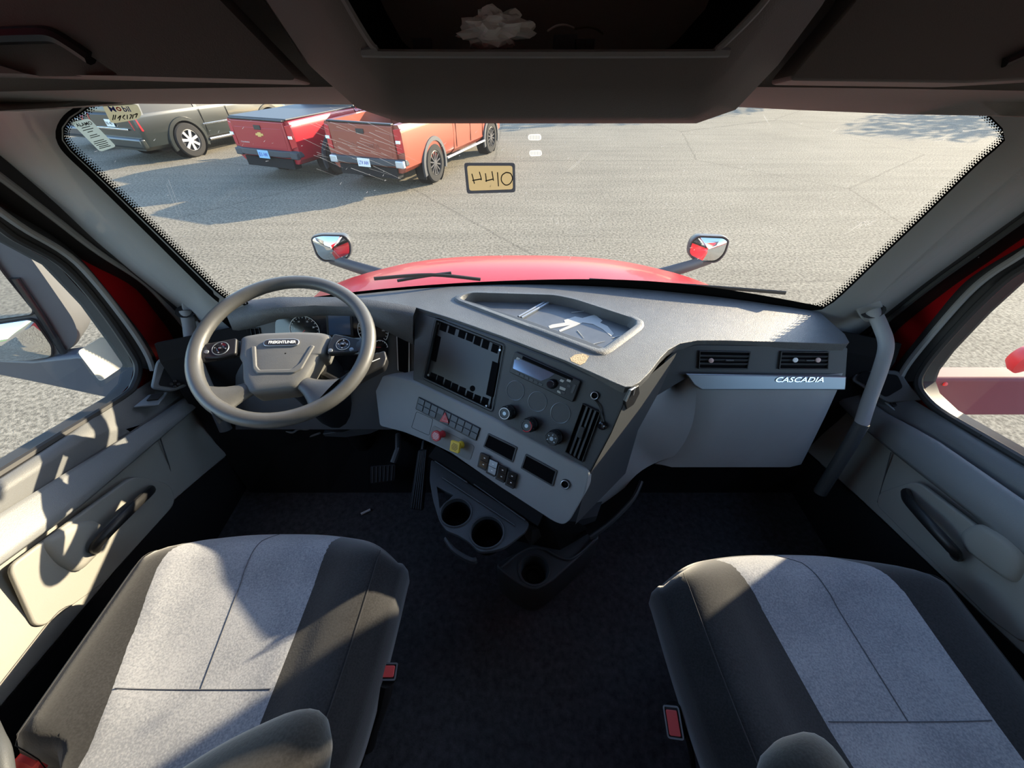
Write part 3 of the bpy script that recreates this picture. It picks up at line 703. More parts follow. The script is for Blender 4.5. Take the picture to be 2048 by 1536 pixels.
louvre('air_vent', CL, [(490, 617), (527, 612), (527, 633), (494, 641)], 3, False, dash)
louvre('air_vent', CL, [(483, 655), (520, 655), (523, 672), (486, 672)], 3, True, dash)
pk = MB().prism([CL.p(*q, .001) for q in rpoly(CL.px([(793, 658), (820, 661), (820, 746), (796, 740)]), .004)], CL.n * .003).build('switch_blank_frame', M['silver'], dash)
MB().prism([CL.p(*q, .0042) for q in rpoly(CL.px([(795, 661), (818, 664), (817, 746), (798, 741)]), .004)], CL.n * .0006).build('open_slot', M['void'], pk)
# knee panel under the cluster
kb = [CL.p(*q) for q in CL.px([(440, 700), (560, 740), (700, 760), (760, 765)])]
MB().grid([[V((x, .955, 1.88)) for x in (-.95, -.6, -.35, -.17)], [V((x, .93, 1.70)) for x in (-.95, -.6, -.35, -.17)], [V((x, .90, 1.62)) for x in (-.95, -.6, -.35, -.17)], [V((x, 1.08, 1.58)) for x in (-.95, -.6, -.35, -.17)]]).build('knee_panel', M['matte'], dash, smooth=True)
kp = [at(u, v, y=.86) for u, v in [(645, 868), (690, 862), (750, 853), (758, 860), (740, 868), (690, 875), (650, 873)]]
MB().prism(kp, (0, .05, 0)).build('knee_flange', M['panel'], dash, bevel=.002)

# --- centre stack, tilted and turned to the driver
ta = radians(33.7); nx, ny = -.537, -.844
PN = Frame((.262, .643, 1.962), (.844, -.537, 0), V((nx * cos(ta), ny * cos(ta), sin(ta))))
def pp(pts, c=0): return [PN.p(*q, c) for q in PN.px(pts)]
up = MB().prism(pp([(829, 621), (900, 642), (1000, 678), (1130, 728), (1257, 784), (1222, 865), (1176, 952), (985, 838), (826, 764)]), V((-nx, -ny, 0)) * .12 + V((0, 0, -.0))).build('centre_panel', M['panel'], dash, bevel=.003)
low = MB().prism([PN.p(*q, .006) for q in rpoly(PN.px([(750, 752), (785, 752), (826, 762), (985, 836), (1180, 943), (1172, 985), (1141, 1040), (1128, 1049), (1110, 1043), (1000, 972), (905, 906), (860, 884), (810, 864), (762, 852)]), .012)], V((-nx, -ny, 0)) * .05).build('switch_panel', M['grey'], dash, bevel=.006, seg=3)
# opening of the missing screen
scr_o = rpoly(PN.px([(872, 636), (1011, 690), (986, 824), (846, 757)]), .010)
cut(up, MB().prism([PN.p(*q, .01) for q in scr_o], PN.n * -.028).build('cutter', None))
sb = MB().ring([PN.p(*q, 0) for q in scr_o], [PN.p(*q, 0) for q in shrink(scr_o, .005)], PN.n * .003).build('screen_opening', M['black'], dash, bevel=.001)
scr_i = PN.px([(880, 645), (1002, 692), (979, 815), (854, 752)], -.014)
MB().prism([PN.p(*q, -.0165) for q in scr_i], PN.n * .003).build('mounting_plate', mat('mount_plate', (.035, .037, .04), .4, spec=.5), sb)
def hole(q, c=-.0133, nm='plate_hole_shade'): return MB().prism([PN.p(*a, c) for a in PN.px(q, c)], PN.n * .0006).build(nm, M['void'], sb)  # flat lid on the plate, a hole's shade put in as near-black
def quadat(u, v, w_, h_):  # a small panel-aligned cell
    return [(u - w_ + 2, v - h_ - .4 * w_), (u + w_ + 2, v - h_ + .4 * w_), (u + w_ - 2, v + h_ + .4 * w_), (u - w_ - 2, v + h_ - .4 * w_)]
for u, v in ((887, 654), (904, 660), (924, 668), (940, 674), (955, 682), (971, 689), (990, 697)): hole(quadat(u, v, 6.4, 8))
for u, v in ((866, 754), (880, 760), (895, 768), (909, 775), (924, 782), (939, 791), (954, 798), (970, 803)): hole(quadat(u, v, 6.2, 7.5))
hole([(873, 670), (882, 674), (872, 724), (862, 720)]); hole([(985, 722), (997, 727), (985, 795), (972, 789)])
MB().lathe(PN.p(*PN.uv(945, 777, -.0133), -.0133), PN.n, [(.0085, 0), (.0085, .0007), (.001, .0007)], 20).build('plate_hole_shade', M['void'], sb)
for u, v in ((876, 647), (1000, 700), (857, 750), (973, 812)):
    MB().lathe(PN.p(*PN.uv(u, v, -.0133), -.0133), PN.n, [(.0038, 0), (.003, .002), (.001, .002)], 10).build('screw', M['silver'], sb)
# radio
rq = PN.px([(1032, 703), (1163, 762), (1147, 804), (1021, 744)])
rad = MB().prism([PN.p(*q, .0005) for q in rpoly(rq, .003)], PN.n * .008).build('radio', M['black'], dash, bevel=.0015)
rf_ = lambda pts, nm, mm, c=.0085, t=.0012: MB().prism([PN.p(*q, c) for q in rpoly(PN.px(pts, c), .0012, 2)], PN.n * t).build(nm, M[mm], rad, bevel=.0003)
rf_([(1029, 719), (1040, 718), (1110, 748), (1098, 756), (1082, 762), (1026, 737)], 'radio_display', 'lcd')
rf_([(1046, 712), (1146, 756), (1144, 762), (1044, 718)], 'disc_slot', 'void')
rf_([(1034, 714), (1041, 717), (1039, 722), (1032, 719)], 'radio_button', 'label_white')
for i in range(6): rf_([(1033 + 9.2 * i, 743 + 4.3 * i), (1040 + 9.2 * i, 746.4 + 4.3 * i), (1038 + 9.2 * i, 751 + 4.3 * i), (1031 + 9.2 * i, 747.6 + 4.3 * i)], 'radio_button', 'panel')
for q in ([(1122, 758), (1129, 761), (1126, 765), (1119, 762)], [(1135, 757), (1143, 760), (1141, 765), (1133, 762)], [(1120, 772), (1132, 777), (1130, 782), (1119, 778)], [(1115, 780), (1121, 783), (1122, 788), (1114, 784)]): rf_(q, 'radio_button', 'label_white')
for q in ([(1124, 782), (1131, 785), (1129, 789), (1122, 786)], [(1136, 768), (1142, 771), (1140, 776), (1134, 773)], [(1148, 768), (1153, 770), (1146, 787), (1141, 785)]): rf_(q, 'radio_button', 'panel')
ka, kb_ = PN.uv(1104, 768, .009)
MB().lathe(PN.p(ka, kb_, .009), PN.n, [(.0125, 0), (.0125, .002), (.010, .012), (.0085, .0135), (.001, .0135)], 24).build('volume_knob', M['gloss'], rad, smooth=True)
# blank gauge discs
for u, v in ((1031, 781), (1075, 803), (1121, 826)):
    a, b = PN.uv(u, v); r = .0255
    MB().tube([PN.p(a + r * cos(t), b + r * sin(t), .0004) for t in [2 * pi * i / 48 for i in range(48)]], .0009, 6, closed=True).build('gauge_blank', M['strip'], dash, smooth=True)
# climate knobs
for i, (u, v, cl) in enumerate(((1020, 824, 'white'), (1063, 848, 'redplastic'), (1112, 873, 'panel'))):
    a, b = PN.uv(u, v); o_ = PN.p(a, b, 0)
    k = MB().lathe(o_, PN.n, [(.0195, 0), (.0195, .010), (.0180, .012), (.0172, .030), (.0158, .0325), (.0135, .0325), (.0125, .0315), (.001, .0315)], 28).build('climate_knob', M['black'], dash, smooth=True, autosm=35)
    for j in range(16):
        t = 2 * pi * j / 16; e = PN.x * cos(t) + PN.y * sin(t)
        if j % 2 == 0: MB().box(o_ + e * .0178 + PN.n * .021, (.002, .0022, .016), (e, PN.n.cross(e), PN.n)).build('knob_rib', M['black'], k)
    rg = MB()
    a0_, a1_ = ((0, 2 * pi) if i == 0 else (-1.9, 1.2))
    if i < 2:
        rg.tube([o_ + PN.n * .0325 + (PN.x * cos(t) + PN.y * sin(t)) * .0143 for t in [a0_ + (a1_ - a0_) * j / 32 for j in range(33)]], .0011, 6); rg.build('knob_ring', M[cl], k)
    else:
        for j in range(5):
            t = radians(-30 + 60 * j); e = PN.x * cos(t) + PN.y * sin(t); MB().box(o_ + e * .0105 + PN.n * .0322, (.004, .0025, .001), (e, PN.n.cross(e), PN.n)).build('knob_mark', M['strip'], k)
    MB().lathe(o_ + PN.n * .0312, PN.n, [(.0055, 0), (.005, .0012), (.001, .0012)], 16).build('knob_cap', M['strip'], k, smooth=True)
# vertical vent, power sockets and strap
vv = louvre('air_vent', PN, [(1166, 806), (1203, 824), (1166, 924), (1131, 903)], 3, True, dash, frame=.0035, proud=.007)
MB().prism([PN.p(*q, .004) for q in PN.px([(1163, 851), (1172, 855), (1165, 877), (1155, 872)])], PN.n * .006).build('vent_tab', M['black'], vv, bevel=.001)
def socket(u, v, r, ringm, F=PN, c=0):
    a, b = F.uv(u, v, c); o_ = F.p(a, b, c)
    s_ = MB().lathe(o_, F.n, [(r, 0), (r, .003), (r * .92, .0045), (r * .72, .0045), (r * .68, .001)], 28, cap=False).build('power_socket', M['black'], dash, smooth=True, autosm=30)
    MB().lathe(o_ + F.n * .001, F.n, [(r * .7, 0), (.0008, .0003)], 24, cap=False).build('socket_hole', M['void'], s_)
    MB().tube([o_ + F.n * .0046 + (F.x * cos(t) + F.y * sin(t)) * r * .8 for t in [2 * pi * j / 36 for j in range(36)]], r * .1, 6, closed=True).build('socket_ring', M[ringm], s_, smooth=True)
    return s_, o_
s1, so1 = socket(1190, 791, .0105, 'silver')
a, b = PN.uv(1205, 851); cpo = PN.p(a, b, 0)
s2 = MB().lathe(cpo, PN.n, [(.0105, 0), (.0105, .004), (.0075, .006), (.0075, .014), (.006, .016), (.001, .0155)], 24).build('socket_cap', M['gloss'], dash, smooth=True)
MB().tube(smooth_path([so1 - PN.y * .009 + PN.n * .004, PN.p(*PN.uv(1199, 812), .005), PN.p(*PN.uv(1204, 832), .005), cpo + PN.y * .008 + PN.n * .003], 4), .0022, 8, up=PN.n, flat=.5).build('cap_strap', M['black'], s2, smooth=True)
# switch strip with hazard button
lc = .006
sw = MB().prism([PN.p(*q, lc) for q in rpoly(PN.px([(838, 793), (962, 856), (953, 882), (832, 818)], lc), .003)], PN.n * .0035).build('switch_strip', M['black'], dash, bevel=.001)
c2 = lc + .0035
A, B, C_, D_ = [V(q) for q in shrink(PN.px([(838, 793), (962, 856), (953, 882), (832, 818)], c2), .0022)]
for r_ in range(2):
    for j in range(9):
        if j in (3, 4) and r_ == 1 and j == 3: continue
        def bl(s_, t_): p = A.lerp(B, s_).lerp(D_.lerp(C_, s_), t_); return (p.x, p.y)
        s0, s1_ = (j + .06) / 9, (j + .94) / 9; t0, t1 = (.04, .47) if r_ == 0 else (.53, .96)
        MB().prism([PN.p(*q, c2) for q in (bl(s0, t0), bl(s1_, t0), bl(s1_, t1), bl(s0, t1))], PN.n * .0022).build('switch_button', mat('button_face', (.05, .06, .075), .4), sw, bevel=.0006)
MB().prism([PN.p(*q, c2 + .001) for q in rpoly(PN.px([(892, 824), (899, 846), (881, 842)], c2), .001)], PN.n * .004).build('hazard_button', M['redplastic'], sw, bevel=.0008)
tri = PN.px([(891.5, 830), (896, 843), (885, 840)], c2 + .005)
MB().tube([PN.p(*q, c2 + .0052) for q in tri], .0007, 5, closed=True).build('hazard_mark', M['white'], sw)
# blank square
bq = rpoly(PN.px([(833, 823), (866, 838), (858, 871), (823, 855)], lc), .005)
MB().tube([PN.p(*q, lc + .0002) for q in bq], .0007, 5, closed=True).build('blank_cover_line', M['panel'], dash)
# brake valve recess and knobs
vr = MB().prism([PN.p(*q, lc) for q in rpoly(PN.px([(866, 850), (950, 892), (940, 922), (858, 880)], lc), .010)], PN.n * .0012).build('valve_plate', mat('valve_plate_grey', (.21, .21, .20), .6), dash)
def air_knob(base, head, square, mm, nm):
    a, b = PN.uv(*base, lc); o_ = PN.p(a, b, lc)
    k = MB().lathe(o_, PN.n, [(.011, 0), (.010, .006), (.0085, .008), (.0085, .026)], 20).build(nm, M[mm], dash, smooth=True)
    hc = o_ + PN.n * .026
    if square:
        q = rrect(-.0155, -.0155, .0155, .0155, .004); c_, s_ = cos(.15), sin(.15)
        MB().prism([hc + PN.x * (x * c_ - y * s_) + PN.y * (x * s_ + y * c_) for x, y in q], PN.n * .008).build('knob_head', M[mm], k, bevel=.0015)
    else: 
        q = [(.0165 * cos(t), .0165 * sin(t)) for t in [2 * pi * j / 8 + .39 for j in range(8)]]
        MB().prism([hc + PN.x * x + PN.y * y for x, y in rpoly(q, .004, 2)], PN.n * .009).build('knob_head', M[mm], k, bevel=.0015)
    for j in range(5):
        w_ = (.016, .02, .022, .02, .014)[j]
        MB().box(hc + PN.n * (.0082 if square else .0092) + PN.y * (.008 - .004 * j), (w_, .0012, .0004), (PN.x, PN.y, PN.n)).build('knob_lettering', M['ink'] if square else M['white'], k)
    return k
air_knob((886, 868), (873, 879), False, 'redplastic', 'trailer_air_knob'); air_knob((923, 889), (912, 899), True, 'yellow', 'parking_brake_knob')
# empty switch pockets
for q in ([(977, 866), (1035, 894), (1026, 925), (967, 893)], [(1052, 907), (1115, 941), (1106, 973), (1042, 936)]):
    o_ = rpoly(PN.px(q, lc), .003); i_ = shrink(o_, .004)
    f_ = MB().ring([PN.p(*a, lc) for a in o_], [PN.p(*a, lc) for a in i_], PN.n * .003).build('pocket_frame', M['panel'], dash, bevel=.001)
    MB().prism([PN.p(*a, lc + .0004) for a in i_], PN.n * .0006).build('open_slot', M['void'], f_)
# rocker switches
for i, (u, v) in enumerate(((967, 922), (984, 934), (1003, 946), (1022, 958))):
    q = [(u - 4, v - 18), (u + 14, v - 10), (u + 7, v + 19), (u - 10, v + 10)]
    pq = rpoly(PN.px(q, lc), .002, 2); k = MB().prism([PN.p(*a, lc) for a in pq], PN.n * .008).build('rocker_switch', M['black'], dash, bevel=.001)
    A, B, C_, D_ = [V(a) for a in shrink(PN.px(q, lc + .008), .0022)]
    for t0, t1, hh in ((.02, .48, .003), (.52, .98, .0015)):
        MB().prism([PN.p(*A.lerp(D_, t0), lc + .008), PN.p(*B.lerp(C_, t0), lc + .008), PN.p(*B.lerp(C_, t1), lc + .008), PN.p(*A.lerp(D_, t1), lc + .008)], PN.n * hh).build('rocker', M['strip'] if i == 1 else M['gloss'], k, bevel=.0006)
        m_ = A.lerp(D_, (t0 + t1) / 2).lerp(B.lerp(C_, (t0 + t1) / 2), .5)
        MB().box(PN.p(m_.x, m_.y, lc + .0081 + hh), (.0045, .0025, .0004), (PN.x, PN.y, PN.n)).build('rocker_mark', M['white'], k)
socket(1131, 968, .0125, 'silver', PN, lc)
# side face of the stack
SD = Frame((.262, .643, 1.96), (.119, .114, 0), V((.114, -.119, 0)))
pe = [PN.p(*q, -.002) for q in PN.px([(1257, 786), (1222, 868), (1176, 955), (1150, 1050)])]
bk = [p + V((.72, .69, 0)) * .22 for p in pe]
sd = MB().grid([[p + V((.0, 0, .0)) for p in pe], [p.lerp(q, .08) for p, q in zip(pe, bk)], bk]).build('stack_side', M['panel'], dash, smooth=True, autosm=50)
for q in ([(1245, 800), (1256, 779), (1272, 768), (1274, 783), (1262, 806), (1248, 815)],):
    cp_ = [at(u, v, pl=(SD.o + SD.n * .004, SD.n)) for u, v in q]
    o_ = MB().prism(cp_, SD.n * .008).build('latch_bracket', M['black'], dash, bevel=.001)
    MB().tube([at(u, v, pl=(SD.o + SD.n * .014, SD.n)) for u, v in ((1252, 803), (1262, 780), (1270, 775), (1266, 790))], .0018, 6).build('latch_wire', M['silver'], o_)
for u, v in ((1236, 857), (1234, 868), (1219, 882), (1216, 893)):
    p = at(u, v, pl=(SD.o + SD.n * .004, SD.n)); MB().box(p, (.006, .003, .004), (SD.x, SD.n, V((0, 0, 1)))).build('clip_slot', M['dust'], dash)

# --- passenger side: vent panel, badge strip, glovebox
def gb(X, s): return V((X, .815 - .12 * s - .02 * sin(pi * min(1, s)), 1.955 - .335 * s))
GBn = (gb(.6, .12) - gb(.6, 0)).cross(V((-1, 0, 0))).normalized()
if GBn.y > 0: GBn = -GBn
GF = Frame(gb(.6, 0), (1, 0, 0), GBn)
vp = [(1318, 745), (1330, 720), (1350, 700), (1390, 690), (1690, 692), (1696, 697), (1692, 752), (1688, 757), (1372, 757), (1300, 800)]
MB().prism([GF.p(*q) for q in GF.px(vp)], GF.n * -.03).build('vent_panel', M['panel'], dash, bevel=.002)
for q, dd in ([[(1397, 701), (1500, 703), (1494, 738), (1395, 737)], [(1419, 720)]], [[(1560, 702), (1656, 703), (1654, 738), (1555, 738)], [(1586, 719), (1631, 719)]]):
    lv = louvre('air_vent', GF, q, 3, False, dash, frame=.0045, proud=.006)
    for u, v in dd:
        MB().lathe(GF.p(*GF.uv(u, v), .008), GF.n, [(.0065, 0), (.006, .003), (.001, .004)], 16).build('vent_clip', mat('pink_disc', (.62, .42, .38), .4) if (u != 1586) else M['white'], lv, smooth=True)
    mx_ = sum(a[0] for a in q) / 4
    MB().box(GF.p(*GF.uv(mx_ + 10, 720), .006), (.022, .004, .006), (GF.x, GF.y, GF.n)).build('vent_tab', M['panel'], lv, bevel=.001)
st = MB().prism([GF.p(*q, .004) for q in GF.px([(1368, 746), (1686, 751), (1684, 778), (1400, 778), (1384, 768)], .004)], GF.n * .012).build('badge_strip', M['strip'], dash, bevel=.003)
tc_ = GF.p(*GF.uv(1600, 759, .0165), .0165)
text('badge_lettering', 'CASCADIA', tc_, GF.x, GF.y + GF.x * .28, (GF.uv(1600, 754)[1] - GF.uv(1600, 764)[1]), M['chrome'], st, .002, w=GF.uv(1648, 759)[0] - GF.uv(1552, 759)[0], bold=.012, slant=.35)
# glovebox door and the light grey skirt sweeping round to the stack
E1 = [(1366, 748), (1340, 762), (1312, 792), (1285, 832), (1262, 876), (1238, 915), (1212, 962), (1190, 1003), (1183, 1022)]
B1 = [(1392, 748), (1392, 790), (1388, 835), (1374, 875), (1350, 912), (1312, 925), (1272, 950), (1232, 997), (1200, 1031)]
eL = [at(u, v, pl=(SD.o + SD.n * .006, SD.n)) for u, v in E1]
def ongb(u, v):
    best = None
    for i in range(201):
        s = i / 100 * .8 - .05; p = gb(0, s); q = at(u, v, y=p.y)
        d = abs(q.z - p.z)
        if best is None or d < best[0]: best = (d, q)
    return best[1]
eB = []
for i, (u, v) in enumerate(B1):
    if i < 6: eB.append(ongb(u, v))
    else: eB.append(None)
p5, p8 = eB[5], at(1200, 1031, pl=(SD.o + SD.n * .03, SD.n))
eB[6] = at(1272, 950, y=p5.y + (p8.y - p5.y) * .35); eB[7] = at(1232, 997, y=p5.y + (p8.y - p5.y) * .7); eB[8] = p8
eL2, eB2 = resample(smooth_path(eL, 4), 30), resample(smooth_path(eB, 4), 30)
skr = []
for f_ in [k / 8 for k in range(9)]:
    r_ = []
    for i, (a_, b_) in enumerate(zip(eL2, eB2)):   # fillet between the stack's side and the glovebox face
        c_ = V((.268 + (b_.y - .643) * 1.044, b_.y, (a_.z + b_.z) / 2)); m_ = (a_ + b_) / 2; g_ = min(1, max(0, (i / 29 - .45) / .25)); c_ = c_.lerp(m_, .35 + .65 * g_)
        r_.append((1 - f_) ** 2 * a_ + 2 * f_ * (1 - f_) * c_ + f_ * f_ * b_)
    skr.append(r_)
ba = [p + V((0, .06, -.01)) for p in eB2]
MB().grid([[p + V((.02, .03, 0)) for p in eL2]] + skr).build('side_skirt', M['grey'], dash, smooth=True, autosm=60)
def xr(s): return .872 - .02 * max(0, s - .3) + .0 * s
gr = []
SS = [.16, .17, .3, .5, .7, .9, .985, 1.0]
for s in SS:
    y0 = gb(0, s); ul = ongb(1392, 748 + (925 - 748) * (s - .16) / .84).x if s < .99 else ongb(1312, 925).x
    xl = {True: ul}[True]
    vpx = 748 + (925 - 748) * (s - .16) / .84
    # left boundary follows the skirt's front curve
    lx = None
    for a_, b_ in zip(eB2, eB2[1:]):
        if (a_.z - y0.z) * (b_.z - y0.z) <= 0 and abs(a_.z - b_.z) > 1e-6: lx = a_.x + (b_.x - a_.x) * (a_.z - y0.z) / (a_.z - b_.z); break
    lx = lx if lx is not None else eB[5].x
    if s >= .985: lx = eB[5].x
    f_ = (s - .16) / .84; xrr = at(1688 + (1608 - 1688) * f_ ** 1.3, 748 + 177 * f_, y=y0.y - .003).x
    gr.append([V((lx + (xrr - lx) * j / 10, y0.y - (.014 if 0 < j < 10 else 0) * (1 if .2 < s < .99 else .4), y0.z)) for j in range(11)])
gr.append([p + V((0, .05, .0)) for p in gr[-1]])
gl = MB().grid(gr).build('glovebox_door', M['grey'], dash, smooth=True, autosm=50)
MB().grid([[r_[-1] for r_ in gr[:-1]], [r_[-1] + V((.004, .12, 0)) for r_ in gr[:-1]]]).build('glovebox_end', M['panel'], dash, smooth=True)
MB().box((.5, .96, 1.78), (.72, .16, .34)).build('glovebox_body', M['matte'], dash)
# curved shelf below the skirt
sh = [at(u, v, z=z) for (u, v, z) in ((1283, 962, 1.60), (1268, 995, 1.57), (1245, 1022, 1.54), (1215, 1050, 1.51), (1180, 1075, 1.49))]
MB().tube(smooth_path(sh, 5), [.006] * 21, 8, flat=2.2, up=(0, 0, 1)).build('shelf_edge', M['panel'], dash, smooth=True)
shb = smooth_path(sh, 5); MB().grid([shb, [p + V((-.05, .12, .0)) for p in shb]]).build('shelf_floor', M['matte'], dash)

# --- lower console with cup holders
zt = 1.60
base_top = [at(u, v, z=1.44) for u, v in ((1000, 1130), (1035, 1105), (1068, 1092), (1110, 1105), (1140, 1115), (1190, 1070), (1196, 1078), (1150, 1120), (1095, 1172), (1068, 1184), (1045, 1175))]
LC = dash
foot = [at(u, v, z=1.44) for u, v in ((990, 1128), (1062, 1088), (1190, 1062), (1200, 1074), (1150, 1122), (1100, 1166), (1070, 1180), (1045, 1172), (1005, 1145))]
ext = [V((p.x, p.y, 1.44)) for p in foot] 
body = MB().prism(rp2 := [V((q[0], q[1], 1.44)) for q in rpoly([(p.x, p.y) for p in foot], .03, 4)], (0, 0, -.18)).build('console_foot', M['panel'], LC, bevel=.008, seg=3)
cup = at(1068, 1138, z=1.44)
cut(body, MB().lathe(V((cup.x, cup.y, 1.38)), (0, 0, 1), [(.036, 0), (.041, .09)], 36).build('cutter', None))
cr_ = MB().lathe(V((cup.x, cup.y, 1.44)), (0, 0, 1), [(.0395, -.058), (.0405, -.002), (.0425, .002), (.047, .002), (.048, -.003)], 40, cap=False).build('cup_pocket', M['panel'], LC, smooth=True)
MB().lathe(V((cup.x, cup.y, 1.385)), (0, 0, 1), [(.024, 0), (.024, .006), (.018, .006), (.017, 0)], 28, cap=False).build('pocket_ring', M['black'], LC, smooth=True)
ridge = [at(u, v, z=1.445) for u, v in ((1003, 1135), (1030, 1112), (1060, 1096), (1090, 1098), (1115, 1112), (1140, 1118), (1165, 1102), (1188, 1080))]
MB().tube(smooth_path(ridge, 4), .004, 8).build('foot_lip', M['panel'], LC, smooth=True)
# riser between foot and panel
ris = [at(u, v, z=1.44) for u, v in ((1010, 1120), (1062, 1090), (1120, 1100), (1185, 1062))]
topr = [PN.p(*q, -.02) for q in PN.px([(862, 900), (985, 975), (1095, 1045), (1150, 1050)])]
MB().grid([topr, [p.lerp(q, .5) for p, q in zip(topr, [V((topr[0].x, topr[0].y + .05, 1.3))] + ris[1:])], [V((topr[0].x, topr[0].y + .05, 1.27)), ris[1] + V((-.08, .02, 0)), ris[2], ris[3]]]).build('riser', M['matte'], LC, smooth=True)
MB().prism([V((p.x, p.y, 1.27)) for p in (topr[0], topr[1], ris[1], ris[3], ris[3] + V((.15, .3, 0)), topr[0] + V((.1, .3, 0)))], (0, 0, .26)).build('console_core', M['panel'], LC)
# pull-out double cup holder
zc_ = 1.605
outl = [(862, 918), (1060, 1045), (1052, 1062), (1030, 1080), (1010, 1095), (985, 1102), (958, 1104), (940, 1085), (915, 1070), (893, 1062), (878, 1040), (866, 1000), (859, 960)]
deck = MB().prism([V((*q, zc_)) for q in rpoly([at(u, v, z=zc_)[:2] for u, v in outl], .012)], (0, 0, -.012)).build('cup_holder', M['panel'], dash, bevel=.003); CH = deck
cups = [(at(912, 1025, z=zc_), .0415), (at(974, 1064, z=zc_), .0435)]
cts = [MB().lathe(c - V((0, 0, .05)), (0, 0, 1), [(r, 0), (r, .1)], 40).build('cutter', None) for c, r in cups]
tq = [at(u, v, z=zc_ + .02) for u, v in ((872, 965), (905, 982), (878, 1008))]
cts.append(MB().prism(tq, (0, 0, -.06)).build('cutter', None))
cut(deck, *cts)
for c, r in cups:
    MB().lathe(c, (0, 0, 1), [(r + .004, .001), (r + .002, .004), (r - .001, .003), (r - .002, -.010)], 44, cap=False).build('holder_ring', M['panel'], CH, smooth=True)
    MB().lathe(c, (0, 0, 1), [(r - .002, -.012), (r - .006, -.055), (.001, -.056)], 36, cap=False).build('holder_well', M['void'], CH, smooth=True)
arm_ = smooth_path([at(u, v, z=zc_ - .035) for u, v in ((892, 1078), (905, 1098), (925, 1113), (945, 1122), (953, 1120))], 5)
MB().tube(arm_, .007, 8, up=(0, 0, 1), flat=1.8).build('holder_arm', M['panel'], CH, smooth=True)
for a_, b_ in (((870, 922), (935, 965)), ((948, 968), (1050, 1040)), ((885, 955), (1030, 1050))):
    MB().tube([at(*a_, z=zc_ + .004), at(*b_, z=zc_ + .004)], .0022, 6).build('deck_ridge', M['panel'], CH, smooth=True)
wall_ = [at(u, v, z=zc_) for u, v in ((862, 918), (1060, 1045))]
MB().grid([[wall_[0] + V((-.01, .01, 0)), wall_[1] + V((.02, -.01, 0))], [PN.p(*q, -.01) for q in PN.px([(868, 893), (1085, 1028)])]]).build('holder_recess', M['matte'], CH, solid=.01)

# dark ends of the dashboard beside the doors
MB().box((-.985, 1.0, 1.52), (.13, .2, .52)).build('trim_5', M['matte'], bevel=.01)['kind'] = 'structure'
MB().box((1.0, .99, 1.55), (.20, .2, .54)).build('trim_6', M['matte'], bevel=.01)['kind'] = 'structure'
# ---------------------------------------------------------------- steering wheel
WN = V((.094, -.366, .926)).normalized(); WC = V((-.578, .795, 1.988))
WF = Frame(WC, (1, 0, 0), WN); RW = .2055
col = thing('steering_column', 'black steering column under the wheel with a lever on its right', 'steering column', (WC.x, WC.y + .1, FLOOR))
MB().tube([WC - WN * .045, WC - WN * .12, WC - WN * .25 + V((0, .02, 0)), V((WC.x, WC.y + .14, 1.60))], [.055, .075, .085, .085], 20).build('column_shroud', M['black'], col, smooth=True)
MB().tube([V((WC.x, WC.y + .13, 1.64)), V((WC.x, WC.y + .20, FLOOR + .005))], [.05, .04], 16).build('column_boot', M['matte'], col, smooth=True)
LV = [WF.p(*WF.uv(680, 770, -.05), -.05), WF.p(*WF.uv(715, 752, -.045), -.045), WF.p(*WF.uv(740, 738, -.04), -.04), WF.p(*WF.uv(768, 716, -.035), -.035)]
MB().tube([WC - WN * .10, LV[0]], .014, 10).build('stalk', M['black'], col, smooth=True)
lv = MB().prism([WF.p(*q, -.055) for q in rpoly(WF.px([(672, 768), (752, 712), (772, 706), (776, 722), (770, 738), (735, 756), (700, 775), (680, 782)], -.04), .006)], WN * .03).build('shift_lever', M['black'], col, bevel=.006, seg=3)
MB().box(WF.p(*WF.uv(752, 720, -.0245), -.0245), (.022, .0025, .0006), (WF.x * .85 + WF.y * .5, WF.y * .85 - WF.x * .5, WN)).build('lever_mark', M['white'], lv)
sw_ = thing('steering_wheel', 'large four spoke steering wheel with worn grey rim in front of the driver seat', 'steering wheel', WC)
rim = []
NT = 72
rows = []
for i in range(NT):
    t = 2 * pi * i / NT; e = WF.x * cos(t) + WF.y * sin(t)
    rows.append([WC + e * RW + (e * cos(g_) * .0185 + WN * sin(g_) * .0165) for g_ in [2 * pi * k / 14 for k in range(14)]])
MB().grid(rows + [rows[0]], closed=True).build('rim', M['wheel'], sw_, smooth=True, autosm=80)
hub_px = [(480, 672), (520, 665), (598, 662), (645, 664), (662, 669), (661, 680), (650, 708), (640, 710), (612, 756), (590, 776), (498, 786), (484, 762), (483, 724), (476, 714)]
hp = rpoly(WF.px(hub_px, -.005), .012, 4); hc = V((sum(a for a, b in hp) / len(hp), sum(b for a, b in hp) / len(hp)))
def hsc(k): return [(hc.x + (a - hc.x) * k, hc.y + (b - hc.y) * k) for a, b in hp]
hub = MB().grid([[WF.p(*q, c) for q in hsc(k)] for k, c in ((.98, -.06), (1.0, -.02), (.99, -.010), (.94, -.004), (.8, -.001), (.3, .001), (.02, .001))], closed=True).build('hub_pad', M['hub'], sw_, smooth=True, autosm=60)
sp = [(502, 694), (512, 692), (514, 732), (520, 740), (584, 738), (600, 726), (622, 690), (630, 692), (604, 738), (588, 747), (514, 748), (506, 738)]
MB().prism([WF.p(*q, -.003) for q in rpoly(WF.px(sp), .004)], WN * .0055).build('pad_ridge', M['hub'], sw_, bevel=.003, seg=2)
